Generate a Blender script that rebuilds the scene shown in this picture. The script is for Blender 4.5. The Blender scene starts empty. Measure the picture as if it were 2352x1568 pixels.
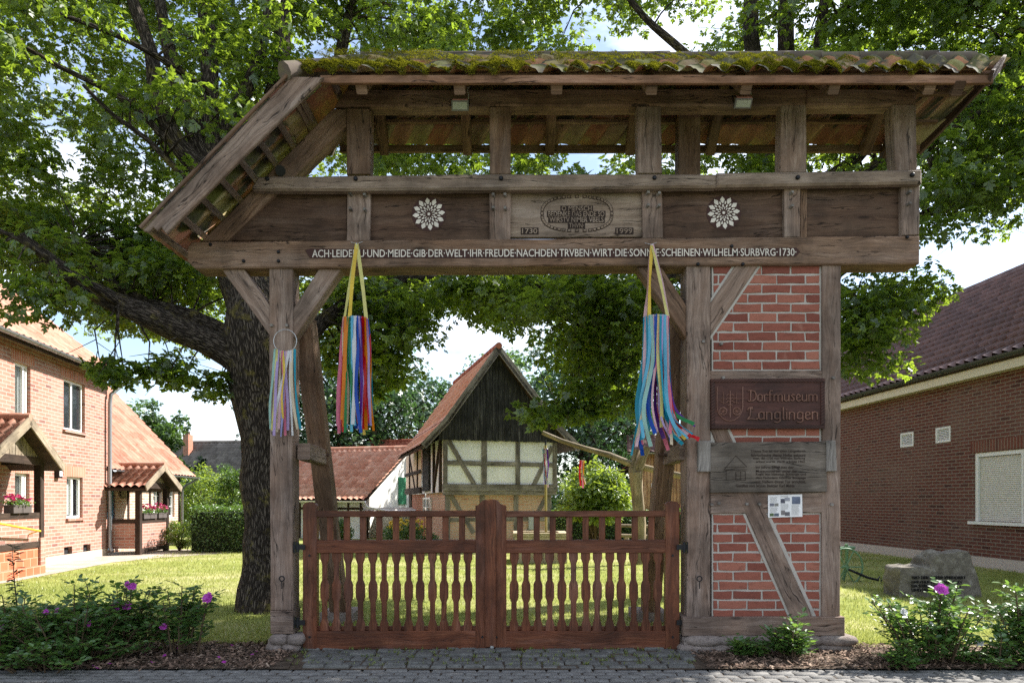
import bpy, math, random
import numpy as np
from mathutils import Vector as V, noise as mnoise

S = bpy.context.scene
COL = S.collection
RAD = math.radians
# ------------------------------------------------------------------ camera, sky, sun, exposure
H, D0 = 1.5, 6.817                      # eye height, distance from the eye to the front of the gateway
cam = bpy.data.objects.new("camera", bpy.data.cameras.new("camera"))
COL.objects.link(cam)
cam.location = (0, -D0, H)
cam.rotation_euler = (RAD(90), 0, 0)
cam.data.lens = 24
cam.data.sensor_width = 36
cam.data.shift_y = 0.1556
cam.data.clip_end = 2000
S.camera = cam
SUN_EL, SUN_AZ = 42, 28                 # elevation; azimuth from +X towards +Y
W = bpy.data.worlds.new("World"); S.world = W; W.use_nodes = True
wt = W.node_tree
bg = wt.nodes["Background"]
sky = wt.nodes.new("ShaderNodeTexSky"); sky.sky_type = 'NISHITA'; sky.sun_disc = False
sky.sun_elevation = RAD(SUN_EL); sky.sun_rotation = RAD(90 - SUN_AZ)
sky.altitude = 50; sky.air_density = 1.0; sky.dust_density = 0.7; sky.ozone_density = 1.2
tc = wt.nodes.new("ShaderNodeTexCoord")
mp = wt.nodes.new("ShaderNodeMapping"); mp.inputs['Scale'].default_value = (1, 1, 2.6)
cn = wt.nodes.new("ShaderNodeTexNoise"); cn.inputs['Scale'].default_value = 2.6; cn.inputs['Detail'].default_value = 9; cn.inputs['Roughness'].default_value = .62
cr = wt.nodes.new("ShaderNodeValToRGB"); cr.color_ramp.elements[0].position = .44; cr.color_ramp.elements[1].position = .80; cr.color_ramp.elements[0].color = (.06, .06, .06, 1)
cm = wt.nodes.new("ShaderNodeMixRGB"); cm.inputs['Color2'].default_value = (9.9, 9.9, 9.9, 1)
wt.links.new(tc.outputs['Generated'], mp.inputs['Vector']); wt.links.new(mp.outputs[0], cn.inputs['Vector'])
wt.links.new(cn.outputs['Fac'], cr.inputs[0]); wt.links.new(cr.outputs[0], cm.inputs['Fac'])
wt.links.new(sky.outputs[0], cm.inputs['Color1']); wt.links.new(cm.outputs[0], bg.inputs['Color'])
bg.inputs['Strength'].default_value = 0.1
sun = bpy.data.objects.new("sun", bpy.data.lights.new("sun", 'SUN')); COL.objects.link(sun)
sun.data.energy = 5.0; sun.data.angle = RAD(.5); sun.data.color = (1, .96, .9)
sd = V((math.cos(RAD(SUN_AZ)) * math.cos(RAD(SUN_EL)), math.sin(RAD(SUN_AZ)) * math.cos(RAD(SUN_EL)), math.sin(RAD(SUN_EL))))
sun.rotation_euler = sd.to_track_quat('Z', 'Y').to_euler(); sun.location = sd * 60
S.view_settings.view_transform = 'Standard'; S.view_settings.look = 'None'
S.view_settings.gamma = 1; S.view_settings.use_curve_mapping = False
S.view_settings.exposure = 1.42
try:
    S.cycles.max_bounces = 7; S.cycles.diffuse_bounces = 4; S.cycles.glossy_bounces = 3
    S.cycles.transmission_bounces = 5; S.cycles.transparent_max_bounces = 8
    S.cycles.use_denoising = False; S.cycles.use_adaptive_sampling = False; S.cycles.sample_clamp_indirect = 4
except Exception:
    pass

# ------------------------------------------------------------------ measuring helpers
F, HY, CX = 1568., 1150., 1176.
def at(px, py, d):                      # survey: bearing px, height py, distance d -> place in the world
    return V(((px - CX) / F * d, d - D0, H + (HY - py) / F * d))
def G(px, py, y=0.): return at(px, py, D0 + y)
def gx(px, y=0.): return (px - CX) / F * (D0 + y)
def gz(py, y=0.): return H + (HY - py) / F * (D0 + y)
rng = np.random.default_rng(7)
R = random.Random(11)
def nz(x, y=0., z=0.): return mnoise.noise(V((x, y, z)))

# ------------------------------------------------------------------ objects
def tag(o, label=None, cat=None, group=None, kind=None):
    if label: o['label'] = label
    if cat: o['category'] = cat
    if group: o['group'] = group
    if kind: o['kind'] = kind
    return o
def thing(name, loc, label, cat, group=None):
    o = bpy.data.objects.new(name, None); o.empty_display_size = .2
    o.location = loc; COL.objects.link(o)
    return tag(o, label, cat, group)
def wloc(o):
    p = V((0, 0, 0))
    while o: p = p + o.location; o = o.parent
    return p
def link(name, me, mat, parent=None, origin=None):
    o = bpy.data.objects.new(name, me)
    if mat:
        for m in (mat if isinstance(mat, (list, tuple)) else [mat]): me.materials.append(m)
    base = wloc(parent) if parent else (V(origin) if origin is not None else V((0, 0, 0)))
    if base.length > 0:
        n = len(me.vertices); a = np.empty(n * 3, np.float32); me.vertices.foreach_get('co', a)
        a = a.reshape(-1, 3) - np.array(base, np.float32); me.vertices.foreach_set('co', a.ravel())
    COL.objects.link(o)
    if parent: o.parent = parent
    else: o.location = base
    return o
def npmesh(name, verts, faces, mat, parent=None, origin=None, uv=None, rnd=None, smooth=False):
    me = bpy.data.meshes.new(name)
    verts = np.asarray(verts, np.float32).reshape(-1, 3); faces = np.asarray(faces, np.int32); k = faces.shape[1]
    me.vertices.add(len(verts)); me.vertices.foreach_set('co', verts.ravel())
    me.loops.add(faces.size); me.loops.foreach_set('vertex_index', faces.ravel())
    me.polygons.add(len(faces))
    me.polygons.foreach_set('loop_start', np.arange(0, faces.size, k, dtype=np.int32))
    if smooth: me.polygons.foreach_set('use_smooth', np.ones(len(faces), bool))
    if uv is not None:
        l = me.uv_layers.new(name='UVMap'); l.data.foreach_set('uv', np.asarray(uv, np.float32)[faces.ravel()].ravel())
    if rnd is not None:
        at_ = me.attributes.new('rnd', 'FLOAT', 'FACE'); at_.data.foreach_set('value', np.asarray(rnd, np.float32))
    me.update(calc_edges=True); me.validate()
    return link(name, me, mat, parent, origin)

class MB:                               # collects faces for ONE mesh object; uv in metres
    def __init__(s): s.v = []; s.f = []; s.uv = []; s.r = []; s.sm = []
    def face(s, pts, uv=None, r=None, smooth=False):
        i = len(s.v); pts = [V(p) for p in pts]; s.v += pts; s.f.append(list(range(i, i + len(pts))))
        if uv is None:
            n = V((0, 0, 0))
            for a in range(len(pts)):
                n += (pts[a] - pts[0]).cross(pts[(a + 1) % len(pts)] - pts[0])
            if n.length < 1e-12: n = V((0, 0, 1))
            n.normalize()
            if abs(n.z) > .8: uv = [(p.x, p.y) for p in pts]
            else:
                t = V((-n.y, n.x, 0)).normalized(); w = n.cross(t)
                if w.z < 0: w = -w
                uv = [(p.dot(t), p.dot(w)) for p in pts]
        s.uv.append(uv); s.r.append(R.random() if r is None else r); s.sm.append(smooth)
    def grid(s, rows, closed=False, uvf=None, r=None, smooth=True, cap=False):
        # rows: list of lists of points, shared vertices
        i0 = len(s.v); n = len(rows[0])
        for row in rows: s.v += [V(p) for p in row]
        acc = 0.
        for a in range(len(rows) - 1):
            dl = (V(rows[a + 1][0]) - V(rows[a][0])).length
            per = 0.
            for b in range(n if closed else n - 1):
                c = (b + 1) % n
                s.f.append([i0 + a * n + b, i0 + a * n + c, i0 + (a + 1) * n + c, i0 + (a + 1) * n + b])
                e = (V(rows[a][c]) - V(rows[a][b])).length
                if uvf: s.uv.append([uvf(a, b), uvf(a, b + 1), uvf(a + 1, b + 1), uvf(a + 1, b)])
                else: s.uv.append([(acc, per), (acc, per + e), (acc + dl, per + e), (acc + dl, per)])
                per += e
                s.r.append(R.random() if r is None else r); s.sm.append(smooth)
            acc += dl
        if cap:
            for row in (rows[0][::-1], rows[-1]): s.face(row, r=r)
    def box(s, c, size, X=(1, 0, 0), Y=(0, 1, 0), Z=(0, 0, 1), r=None, skip=()):
        c = V(c); X = V(X) * size[0] / 2; Y = V(Y) * size[1] / 2; Z = V(Z) * size[2] / 2
        r = R.random() if r is None else r
        for k, (a, b, d) in enumerate(((X, Y, Z), (Y, Z, X), (Z, X, Y))):
            for sg in (1, -1):
                if (k, sg) in skip: continue
                q = [c + d * sg + a * i + b * j for i, j in ((-1, -1), (1, -1), (1, 1), (-1, 1))]
                s.face(q if sg > 0 else q[::-1], r=r)
    def bar(s, p0, p1, w, h, up=(0, 0, 1), r=None, bev=.0, seg=1, jit=0.):
        # squared timber from p0 to p1, w sideways, h along up; uv runs along the grain
        p0, p1 = V(p0), V(p1); d = p1 - p0; L = d.length; d.normalize(); up = V(up)
        sd_ = d.cross(up).normalized(); up = sd_.cross(d).normalized()
        b = min(bev, w * .4, h * .4); a, c = w / 2, h / 2
        pr = [(-a, -c), (a, -c), (a, c), (-a, c)] if b <= 0 else [(-a + b, -c), (a - b, -c), (a, -c + b), (a, c - b), (a - b, c), (-a + b, c), (-a, c - b), (-a, -c + b)]
        rows = []; o = R.random() * 50
        for i in range(seg + 1):
            p = p0 + d * L * i / seg
            rows.append([p + sd_ * (x + jit * nz(i * .7 + o, x * 9, z * 9)) + up * (z + jit * nz(i * .7 + o, z * 9 + 5, x * 9)) for x, z in pr])
        n = len(pr); per = [0.]
        for k in range(n): per.append(per[-1] + math.dist(pr[k], pr[(k + 1) % n]))
        r = R.random() if r is None else r; u0 = R.random() * 40
        s.grid(rows, True, lambda A, B: (u0 + L * A / seg, per[B]), r, False)
        s.face(rows[0], [(u0 + x * .3, z) for x, z in pr], r); s.face(rows[-1][::-1], [(u0 + x * .3, z) for x, z in pr[::-1]], r)
    def tube(s, pts, rad, n=10, r=None, cap=True, vary=0.):
        pts = [V(p) for p in pts]
        if not isinstance(rad, (list, tuple)): rad = [rad] * len(pts)
        rows = []; ref = None; o = R.random() * 99
        for i, p in enumerate(pts):
            d = (pts[min(i + 1, len(pts) - 1)] - pts[max(i - 1, 0)])
            d = d.normalized() if d.length > 1e-9 else V((0, 0, 1))
            if ref is None: ref = V((1, 0, 0)) if abs(d.x) < .8 else V((0, 1, 0))
            x = (ref - d * ref.dot(d)).normalized(); ref = x; y = d.cross(x)
            rows.append([p + (x * math.cos(t) + y * math.sin(t)) * rad[i] * (1 + (vary * nz(o + math.cos(t) * 1.3, math.sin(t) * 1.3, i * .35) if vary else 0))
                         for t in (2 * math.pi * k / n for k in range(n))])
        r = R.random() if r is None else r
        acc = [0.]
        for i in range(1, len(pts)): acc.append(acc[-1] + (pts[i] - pts[i - 1]).length)
        s.grid(rows, True, lambda A, B: (acc[A], B / n * 2 * math.pi * max(rad)), r, True)
        if cap: s.face(rows[0][::-1], r=r); s.face(rows[-1], r=r)
    def prism(s, pts, y0, y1, bev=.006, wob=0., grain=None, r=None):
        # outline (x,z) in the XZ plane, from y0 (front, towards the road) to y1; bevelled front edge
        pts = [tuple(p) for p in pts]
        A = sum(pts[i][0] * pts[(i + 1) % len(pts)][1] - pts[(i + 1) % len(pts)][0] * pts[i][1] for i in range(len(pts)))
        if A < 0: pts = pts[::-1]
        if grain is None:
            L = max(range(len(pts)), key=lambda i: math.dist(pts[i], pts[(i + 1) % len(pts)]))
            a, b = pts[L], pts[(L + 1) % len(pts)]; grain = (b[0] - a[0], b[1] - a[1])
        gl = math.hypot(*grain); gx_, gz_ = grain[0] / gl, grain[1] / gl
        o = R.random() * 70
        if wob:
            q = []
            for i in range(len(pts)):
                a, b = pts[i], pts[(i + 1) % len(pts)]; l = math.dist(a, b); k = max(1, int(l / .14))
                nx, nz_ = (b[1] - a[1]) / max(l, 1e-6), -(b[0] - a[0]) / max(l, 1e-6)
                for j in range(k):
                    t = j / k; w = wob * nz(o + i * 7 + t * l * 2.2, 3.3) * min(1, 4 * t * (1 - t) * 2) if 0 < j else 0
                    q.append((a[0] + (b[0] - a[0]) * t + nx * w, a[1] + (b[1] - a[1]) * t + nz_ * w))
            pts = q
        n = len(pts)
        ins = []
        for i in range(n):
            a, b, c = pts[i - 1], pts[i], pts[(i + 1) % n]
            d1 = (b[0] - a[0], b[1] - a[1]); d2 = (c[0] - b[0], c[1] - b[1])
            l1 = math.hypot(*d1) or 1; l2 = math.hypot(*d2) or 1
            m = (-d1[1] / l1 - d2[1] / l2, d1[0] / l1 + d2[0] / l2); ml = math.hypot(*m) or 1
            k = bev * min(1.6, 2 / max(ml, .5)); ins.append((b[0] + m[0] / ml * k, b[1] + m[1] / ml * k))
        r = R.random() if r is None else r; u0 = R.random() * 30; v0 = R.random() * 30
        def U(x, y, z): return (u0 + x * gx_ + z * gz_, v0 - x * gz_ + z * gx_ + y)
        rings = [(ins, y0), (pts, y0 + bev), (pts, y1)]
        for (pa, ya), (pb, yb) in zip(rings, rings[1:]):
            for i in range(n):
                j = (i + 1) % n
                q = [(pa[i][0], ya, pa[i][1]), (pa[j][0], ya, pa[j][1]), (pb[j][0], yb, pb[j][1]), (pb[i][0], yb, pb[i][1])]
                s.face([q[3], q[2], q[1], q[0]][::-1], [U(*p) for p in q], r)
        s.face([(x, y0, z) for x, z in ins], [U(x, y0, z) for x, z in ins], r)
        s.face([(x, y1, z) for x, z in pts[::-1]], [U(x, y1, z) for x, z in pts[::-1]], r)
    def build(s, name, mat, parent=None, origin=None):
        me = bpy.data.meshes.new(name)
        me.from_pydata([tuple(p) for p in s.v], [], s.f)
        l = me.uv_layers.new(name='UVMap')
        l.data.foreach_set('uv', np.array([c for f in s.uv for c in f], np.float32).ravel())
        a = me.attributes.new('rnd', 'FLOAT', 'FACE'); a.data.foreach_set('value', np.array(s.r, np.float32))
        me.polygons.foreach_set('use_smooth', np.array(s.sm, bool))
        me.update()
        return link(name, me, mat, parent, origin)
def px_poly(pts, y): return [(gx(a, y), gz(b, y)) for a, b in pts]
def plank(name, mat, parent, pts, y0, dep, wob=.004, bev=.007, grain=None):
    m = MB(); m.prism(px_poly(pts, y0), y0, y0 + dep, bev, wob, grain); return m.build(name, mat, parent)

# ------------------------------------------------------------------ materials
class NT:
    def __init__(s, name):
        s.m = bpy.data.materials.new(name); s.m.use_nodes = True; s.t = s.m.node_tree
        s.b = s.t.nodes["Principled BSDF"]; s.out = s.t.nodes["Material Output"]
    def n(s, typ, ins=None, **props):
        nd = s.t.nodes.new(typ)
        for k, v in props.items(): setattr(nd, k, v)
        for k, v in (ins or {}).items(): s.set(nd.inputs[k], v)
        return nd
    def set(s, sock, v):
        if isinstance(v, bpy.types.NodeSocket): s.t.links.new(v, sock)
        else:
            if sock.type == 'RGBA' and len(v) == 3: v = (*v, 1)
            sock.default_value = v
    def uv(s): return s.n("ShaderNodeTexCoord").outputs['UV']
    def objc(s): return s.n("ShaderNodeTexCoord").outputs['Object']
    def geo(s): return s.n("ShaderNodeNewGeometry").outputs['Position']
    def rnd(s): return s.n("ShaderNodeAttribute", attribute_name='rnd').outputs['Fac']
    def orand(s): return s.n("ShaderNodeObjectInfo").outputs['Random']
    def map(s, vec, sc=(1, 1, 1), loc=(0, 0, 0), rot=(0, 0, 0)): return s.n("ShaderNodeMapping", {'Vector': vec, 'Scale': sc, 'Location': loc, 'Rotation': rot}).outputs[0]
    def noise(s, vec, scale=5, det=5, ro=.55, dist=0.): return s.n("ShaderNodeTexNoise", {'Vector': vec, 'Scale': scale, 'Detail': det, 'Roughness': ro, 'Distortion': dist}).outputs['Fac']
    def voro(s, vec, scale=5, feat='F1', rand=1.): return s.n("ShaderNodeTexVoronoi", {'Vector': vec, 'Scale': scale, 'Randomness': rand}, feature=feat).outputs['Distance']
    def ramp(s, f, stops):
        nd = s.n("ShaderNodeValToRGB", {0: f}); e = nd.color_ramp.elements
        while len(e) < len(stops): e.new(.5)
        for el, (p, c) in zip(e, stops):
            el.position = p; el.color = (c, c, c, 1) if isinstance(c, (int, float)) else (*c, 1)
        return nd.outputs[0]
    def mix(s, a, b, f, mode='MIX'): return s.n("ShaderNodeMixRGB", {'Fac': f, 'Color1': a, 'Color2': b}, blend_type=mode).outputs[0]
    def math(s, op, a, b=0., c=0.): 
        nd = s.n("ShaderNodeMath", {0: a, 1: b}, operation=op); 
        return nd.outputs[0]
    def vadd(s, a, b): return s.n("ShaderNodeVectorMath", {0: a, 1: b}, operation='ADD').outputs[0]
    def comb(s, x=0., y=0., z=0.): return s.n("ShaderNodeCombineXYZ", {0: x, 1: y, 2: z}).outputs[0]
    def bump(s, h, st=.5, d=.01, nrm=None):
        i = {'Height': h, 'Strength': st, 'Distance': d}
        if nrm: i['Normal'] = nrm
        return s.n("ShaderNodeBump", i).outputs[0]
    def fin(s, col=None, rough=.8, nrm=None, metal=0., spec=.3):
        if col is not None: s.set(s.b.inputs['Base Color'], col)
        s.set(s.b.inputs['Roughness'], rough); s.b.inputs['Metallic'].default_value = metal
        s.b.inputs['Specular IOR Level'].default_value = spec
        if nrm: s.set(s.b.inputs['Normal'], nrm)
        return s.m
def plain(name, c, rough=.7, metal=0., spec=.3, var=.12):
    t = NT(name); n = t.noise(t.geo(), 9, 6)
    col = t.mix([x * (1 - var) for x in c], [min(1, x * (1 + var)) for x in c], n)
    return t.fin(col, rough, t.bump(n, .08, .01), metal, spec)
def wood(name, dark, mid, light, patch, pf=.45, rough=.82, crack=1., bump=.5, fine=46):
    t = NT(name); uv = t.vadd(t.uv(), t.comb(t.math('MULTIPLY', t.orand(), 37.), t.math('MULTIPLY', t.orand(), 11.), t.math('MULTIPLY', t.rnd(), 9.)))
    wav = t.noise(t.map(uv, (1.1, 3.2, 1)), 1.6, 3, .5)
    kn = t.voro(t.map(uv, (.9, 4.2, 1)), 1.0)
    knot = t.ramp(kn, [(0., 1.), (.16, .25), (.34, 0.)])
    sh = t.math('ADD', t.math('MULTIPLY', wav, .16), t.math('MULTIPLY', knot, .07))
    w = t.vadd(uv, t.comb(0., sh, 0.))
    g1 = t.noise(t.map(w, (3.0, fine * 1.5, 1)), 1, 8, .7)
    g2 = t.noise(t.map(w, (1.2, 17, 1)), 1, 5, .6)
    col = t.ramp(t.math('ADD', t.math('MULTIPLY', g1, .62), t.math('MULTIPLY', g2, .38)), [(.3, dark), (.5, mid), (.68, light)])
    pn = t.noise(t.map(uv, (1.3, 4.5, 1)), 1.2, 5, .6)
    col = t.mix(col, t.mix(patch, col, .35), t.ramp(pn, [(.42, 0.), (.68, pf * 1.6)]))
    cn_ = t.noise(t.map(w, (1.1, 21, 1)), 1, 3, .45)
    ck = t.ramp(t.math('ABSOLUTE', t.math('SUBTRACT', cn_, .605)), [(0., .95 * crack), (.006, .6 * crack), (.012, 0.)])
    col = t.mix(col, [x * .2 for x in dark], ck)
    col = t.mix(col, [x * .45 for x in dark], t.ramp(kn, [(.03, .85), (.075, .25), (.14, 0.)]))
    blot = t.noise(t.geo(), 1.7, 5, .65)
    col = t.mix(col, t.n("ShaderNodeHueSaturation", {'Color': col, 'Value': .5, 'Saturation': 1.}).outputs[0], t.ramp(blot, [(.44, 0.), (.62, .9)]))
    lt = t.noise(t.map(uv, (.5, 3., 1)), 1.7, 6, .65)
    col = t.mix(col, t.n("ShaderNodeHueSaturation", {'Color': col, 'Value': 1.55, 'Saturation': .8}).outputs[0], t.ramp(lt, [(.52, 0.), (.7, .75)]))
    hgt = t.math('SUBTRACT', t.math('ADD', g1, t.math('MULTIPLY', g2, .6)), t.math('MULTIPLY', ck, 1.6))
    return t.fin(col, rough, t.bump(hgt, bump, .012), 0, .25)
WGREY = wood('weathered_oak_grey', (0.09426, 0.0635, 0.04901), (0.2232, 0.1571, 0.1226), (0.3869, 0.2955, 0.241), (0.2183, 0.1235, 0.07761), .4)
WBRN = wood('weathered_oak_brown', (0.07002, 0.03831, 0.02242), (0.175, 0.09979, 0.06031), (0.3192, 0.196, 0.1237), (0.2163, 0.1559, 0.1198), .4)
WDARK = wood('dark_oak', (0.03652, 0.01921, 0.01157), (0.0852, 0.04609, 0.02857), (0.1609, 0.09372, 0.05988), (0.1304, 0.08451, 0.05783), .4)
WPALE = wood('pale_oak', (0.1075, 0.07344, 0.0504), (0.2419, 0.1728, 0.126), (0.3674, 0.2851, 0.2184), (0.1971, 0.1469, 0.1176), .5)
WRED = wood('fresh_batten', (.12, .055, .03), (.25, .125, .07), (.36, .2, .12), (.18, .1, .06), .3)
WGATE = wood('stained_gate_wood', (0.045, 0.01403, 0.0069), (0.1438, 0.04392, 0.01897), (0.25, 0.09516, 0.04255), (0.05, 0.02196, 0.0115), .5, .5, .5, .45, 60)
WSIGN = wood('sign_wood', (.032, .011, .008), (.07, .024, .017), (.12, .045, .03), (.04, .018, .013), .5, .55, .3, .3)
WBOARD = wood('grey_board', (0.069, 0.05632, 0.04536), (0.1518, 0.125, 0.1008), (0.2392, 0.2024, 0.168), (0.1012, 0.07744, 0.05712), .5)
WBLACK = wood('tarred_boards', (.008, .008, .009), (.03, .029, .029), (.16, .15, .14), (.012, .012, .013), .5, .85, .5)
WFRAME = wood('frame_timber', (0.098, 0.0868, 0.077), (0.224, 0.2002, 0.1792), (0.378, 0.343, 0.308), (0.126, 0.098, 0.077), .5)
WPORCH = wood('porch_timber', (.02, .012, .008), (.045, .028, .019), (.08, .05, .035), (.03, .02, .014), .4)
WGABLE = wood('gable_boards', (.16, .12, .08), (.3, .24, .17), (.42, .35, .27), (.2, .15, .1), .4)
WLOG = wood('stripped_log', (.14, .1, .06), (.3, .235, .15), (.42, .35, .24), (.2, .15, .09), .4)
WCLAD = wood('larch_cladding', (.3, .17, .07), (.5, .31, .14), (.6, .4, .2), (.42, .26, .12), .3)
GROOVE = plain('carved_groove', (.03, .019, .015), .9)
BAND = plain('inscription_band', (.05, .023, .019), .85)
WHITE = plain('lettering_white', (.6, .54, .47), .85, var=.35)
IRON = plain('black_iron', (.02, .02, .022), .5, .6, .4)
STEEL = plain('galvanised', (.5, .51, .52), .4, .8, .5)
ZINC = plain('zinc_gutter', (.3, .31, .32), .45, .7, .5)
PVC = plain('white_frame', (.78, .78, .77), .4, var=.04)
CREAMT = plain('cream_trim', (.66, .6, .46), .6, var=.08)
MORTAR = plain('mortar', (.4, .365, .325), .95, var=.35)

def plaster(name, c, stain=(.3, .26, .2), sf=.35):
    t = NT(name); p = t.geo(); n = t.noise(p, 1.4, 7, .65); f = t.noise(p, 40, 4)
    col = t.mix(c, [x * .8 for x in c], t.ramp(n, [(.4, 0.), (.7, 1.)]))
    col = t.mix(col, stain, t.ramp(t.noise(t.map(p, (1, 1, .5)), 2.6, 6, .7), [(.55, 0.), (.8, sf)]))
    return t.fin(col, .92, t.bump(t.math('ADD', f, n), .3, .01), 0, .15)
PLWHITE = plaster('white_plaster', (.72, .7, .64), sf=.2)
PLCREAM = plaster('cream_plaster', (.8, .8, .82), (.6, .55, .48), .25)
PLBOUNCE = plaster('bounce_tinted_plaster', (.7, .56, .43), (.5, .33, .18), .5)  # warm bounce light on the granary's side wall, put into the plaster colour

def brickmat(name, c1, c2, c3, mortar, bw=.27, rh=.084, ms=.011, bump=.5, rough=.88, dark=0.):
    t = NT(name); uv = t.uv()
    wob = t.n("ShaderNodeTexNoise", {'Vector': uv, 'Scale': 9., 'Detail': 2.}).outputs['Color']
    w = t.n("ShaderNodeVectorMath", {0: uv, 1: t.n("ShaderNodeVectorMath", {0: wob, 1: (.006, .006, 0)}, operation='MULTIPLY').outputs[0]}, operation='ADD').outputs[0]
    b = t.n("ShaderNodeTexBrick", {'Vector': w, 'Color1': (1, 1, 1, 1), 'Color2': (0, 0, 0, 1), 'Mortar': (.5, .5, .5, 1), 'Scale': 1., 'Mortar Size': ms, 'Mortar Smooth': .15, 'Bias': 0., 'Brick Width': bw, 'Row Height': rh})
    n = t.noise(uv, 30, 5, .7); big = t.noise(uv, .7, 4, .6)
    col = t.ramp(b.outputs['Color'], [(0., c1), (.55, c2), (.86, c2), (1., c3)])
    col = t.mix(col, [x * .72 for x in c2], t.ramp(n, [(.45, 0.), (.75, .7)]))
    col = t.mix(col, t.mix(col, mortar, .3), t.ramp(big, [(.45, 0.), (.7, .8)]))
    col = t.mix(col, t.mix(mortar, [x * .75 for x in mortar], n), b.outputs['Fac'])
    h = t.math('SUBTRACT', t.math('MULTIPLY', n, .25), b.outputs['Fac'])
    return t.fin(col, rough, t.bump(h, bump, .012), 0, .2)
BR_HOUSE = brickmat('orange_brick', (.31, .125, .088), (.4, .19, .138), (.17, .075, .065), (.45, .36, .31))
BR_DARK = brickmat('brown_brick', (.118, .042, .033), (.15, .056, .042), (.068, .028, .024), (.25, .2, .165), .27, .083, .012)
BR_PALE = brickmat('pale_infill_brick', (.5, .27, .18), (.56, .35, .25), (.4, .17, .115), (.55, .46, .37), .25, .08, .012)
BR_RED = brickmat('red_infill_brick', (.36, .1, .055), (.42, .14, .08), (.3, .08, .05), (.45, .34, .26), .25, .08, .012)
def onebrick():
    t = NT('hand_made_brick'); p = t.geo(); r = t.rnd()
    n = t.noise(t.map(p, (1, 1, 3)), 12, 7, .7)
    col = t.ramp(r, [(0., (.17, .055, .04)), (.4, (.25, .083, .058)), (.8, (.285, .102, .07)), (1., (.33, .13, .09))])
    col = t.mix(col, (.1, .035, .026), t.ramp(n, [(.5, 0.), (.78, .75)]))
    col = t.mix(col, (.46, .3, .23), t.ramp(t.noise(p, 5, 6, .7), [(.6, 0.), (.85, .5)]))
    return t.fin(col, .9, t.bump(t.math('ADD', n, t.noise(p, 60, 3)), .6, .008), 0, .15)
BRICK1 = onebrick()
def tilemat(name, stops, stain, sf=.5, rough=.8, spec=.25):
    t = NT(name); p = t.geo(); r = t.rnd()
    col = t.ramp(r, stops)
    n = t.noise(p, 6, 7, .7)
    col = t.mix(col, stain, t.ramp(n, [(.46, 0.), (.74, sf)]))
    col = t.mix(col, [x * .5 for x in stops[0][1]], t.ramp(t.noise(p, 1.1, 5, .6), [(.5, 0.), (.8, .6)]))
    return t.fin(col, rough, t.bump(n, .3, .01), 0, spec)
T_ORANGE = tilemat('orange_tiles', [(0, (.38, .16, .105)), (.5, (.45, .215, .15)), (1, (.5, .27, .195))], (.5, .37, .29), .5)
T_RED = tilemat('red_tiles', [(0, (.25, .066, .04)), (.5, (.32, .095, .058)), (1, (.39, .14, .085))], (.26, .13, .09), .5)
T_ROSE = tilemat('rose_tiles', [(0, (.5, .22, .14)), (.5, (.6, .31, .21)), (1, (.66, .39, .28))], (.36, .24, .17), .5)
T_BROWN = tilemat('brown_glazed_tiles', [(0, (.088, .038, .03)), (.5, (.122, .056, .045)), (1, (.165, .08, .065))], (.13, .08, .06), .4, .42, .4)
T_GREY = tilemat('grey_tiles', [(0, (.13, .11, .1)), (.5, (.18, .155, .14)), (1, (.23, .2, .18))], (.26, .22, .18), .5)
def oldtile():
    # terracotta below, weathered grey-brown with lichen where the tile faces the sky
    t = NT('old_mossy_tiles'); p = t.geo(); r = t.rnd(); n = t.noise(p, 7, 7, .7)
    bot = t.ramp(r, [(0, (.3, .13, .085)), (.3, (.48, .22, .135)), (.55, (.4, .28, .19)), (.78, (.36, .34, .16)), (1, (.52, .28, .18))])
    bot = t.mix(bot, (.34, .33, .14), t.ramp(n, [(.48, 0.), (.7, .7)])); bot = t.mix(bot, (.16, .08, .055), t.ramp(t.noise(p, 3.1, 6, .7), [(.52, 0.), (.7, .7)]))
    top = t.ramp(t.noise(p, 11, 8, .75), [(.32, (.05, .042, .034)), (.5, (.1, .088, .07)), (.62, (.12, .115, .05)), (.75, (.27, .25, .22))])
    top = t.mix(top, (.12, .13, .02), t.ramp(t.noise(p, 2.2, 5, .6), [(.5, 0.), (.62, .8)]))
    nzv = t.n("ShaderNodeSeparateXYZ", {0: t.n("ShaderNodeNewGeometry").outputs['Normal']}).outputs['Z']
    return t.fin(t.mix(bot, top, t.ramp(nzv, [(.0, 0.), (.12, 1.)])), .9, t.bump(n, .5, .012), 0, .15)
T_OLD = oldtile()
def glassmat(name, tint=(.03, .035, .04), f=.55):
    t = NT(name); t.fin(tint, .05, spec=.8)
    tr = t.n("ShaderNodeBsdfTransparent", {'Color': (.86, .9, .9, 1)}); mx = t.n("ShaderNodeMixShader", {0: f})
    t.t.links.new(tr.outputs[0], mx.inputs[1]); t.t.links.new(t.b.outputs[0], mx.inputs[2]); t.t.links.new(mx.outputs[0], t.out.inputs[0])
    return t.m
GLASS = glassmat('window_glass', f=.25); GLASSD = glassmat('dark_window_glass', f=.75)
CURTAIN = plain('net_curtain', (.75, .74, .71), .9, var=.08)
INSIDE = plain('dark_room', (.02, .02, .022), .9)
DOORBLUE = plain('blue_door', (.1, .27, .42), .5)
GREENSH = plain('green_shutter', (.04, .2, .1), .6)
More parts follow.
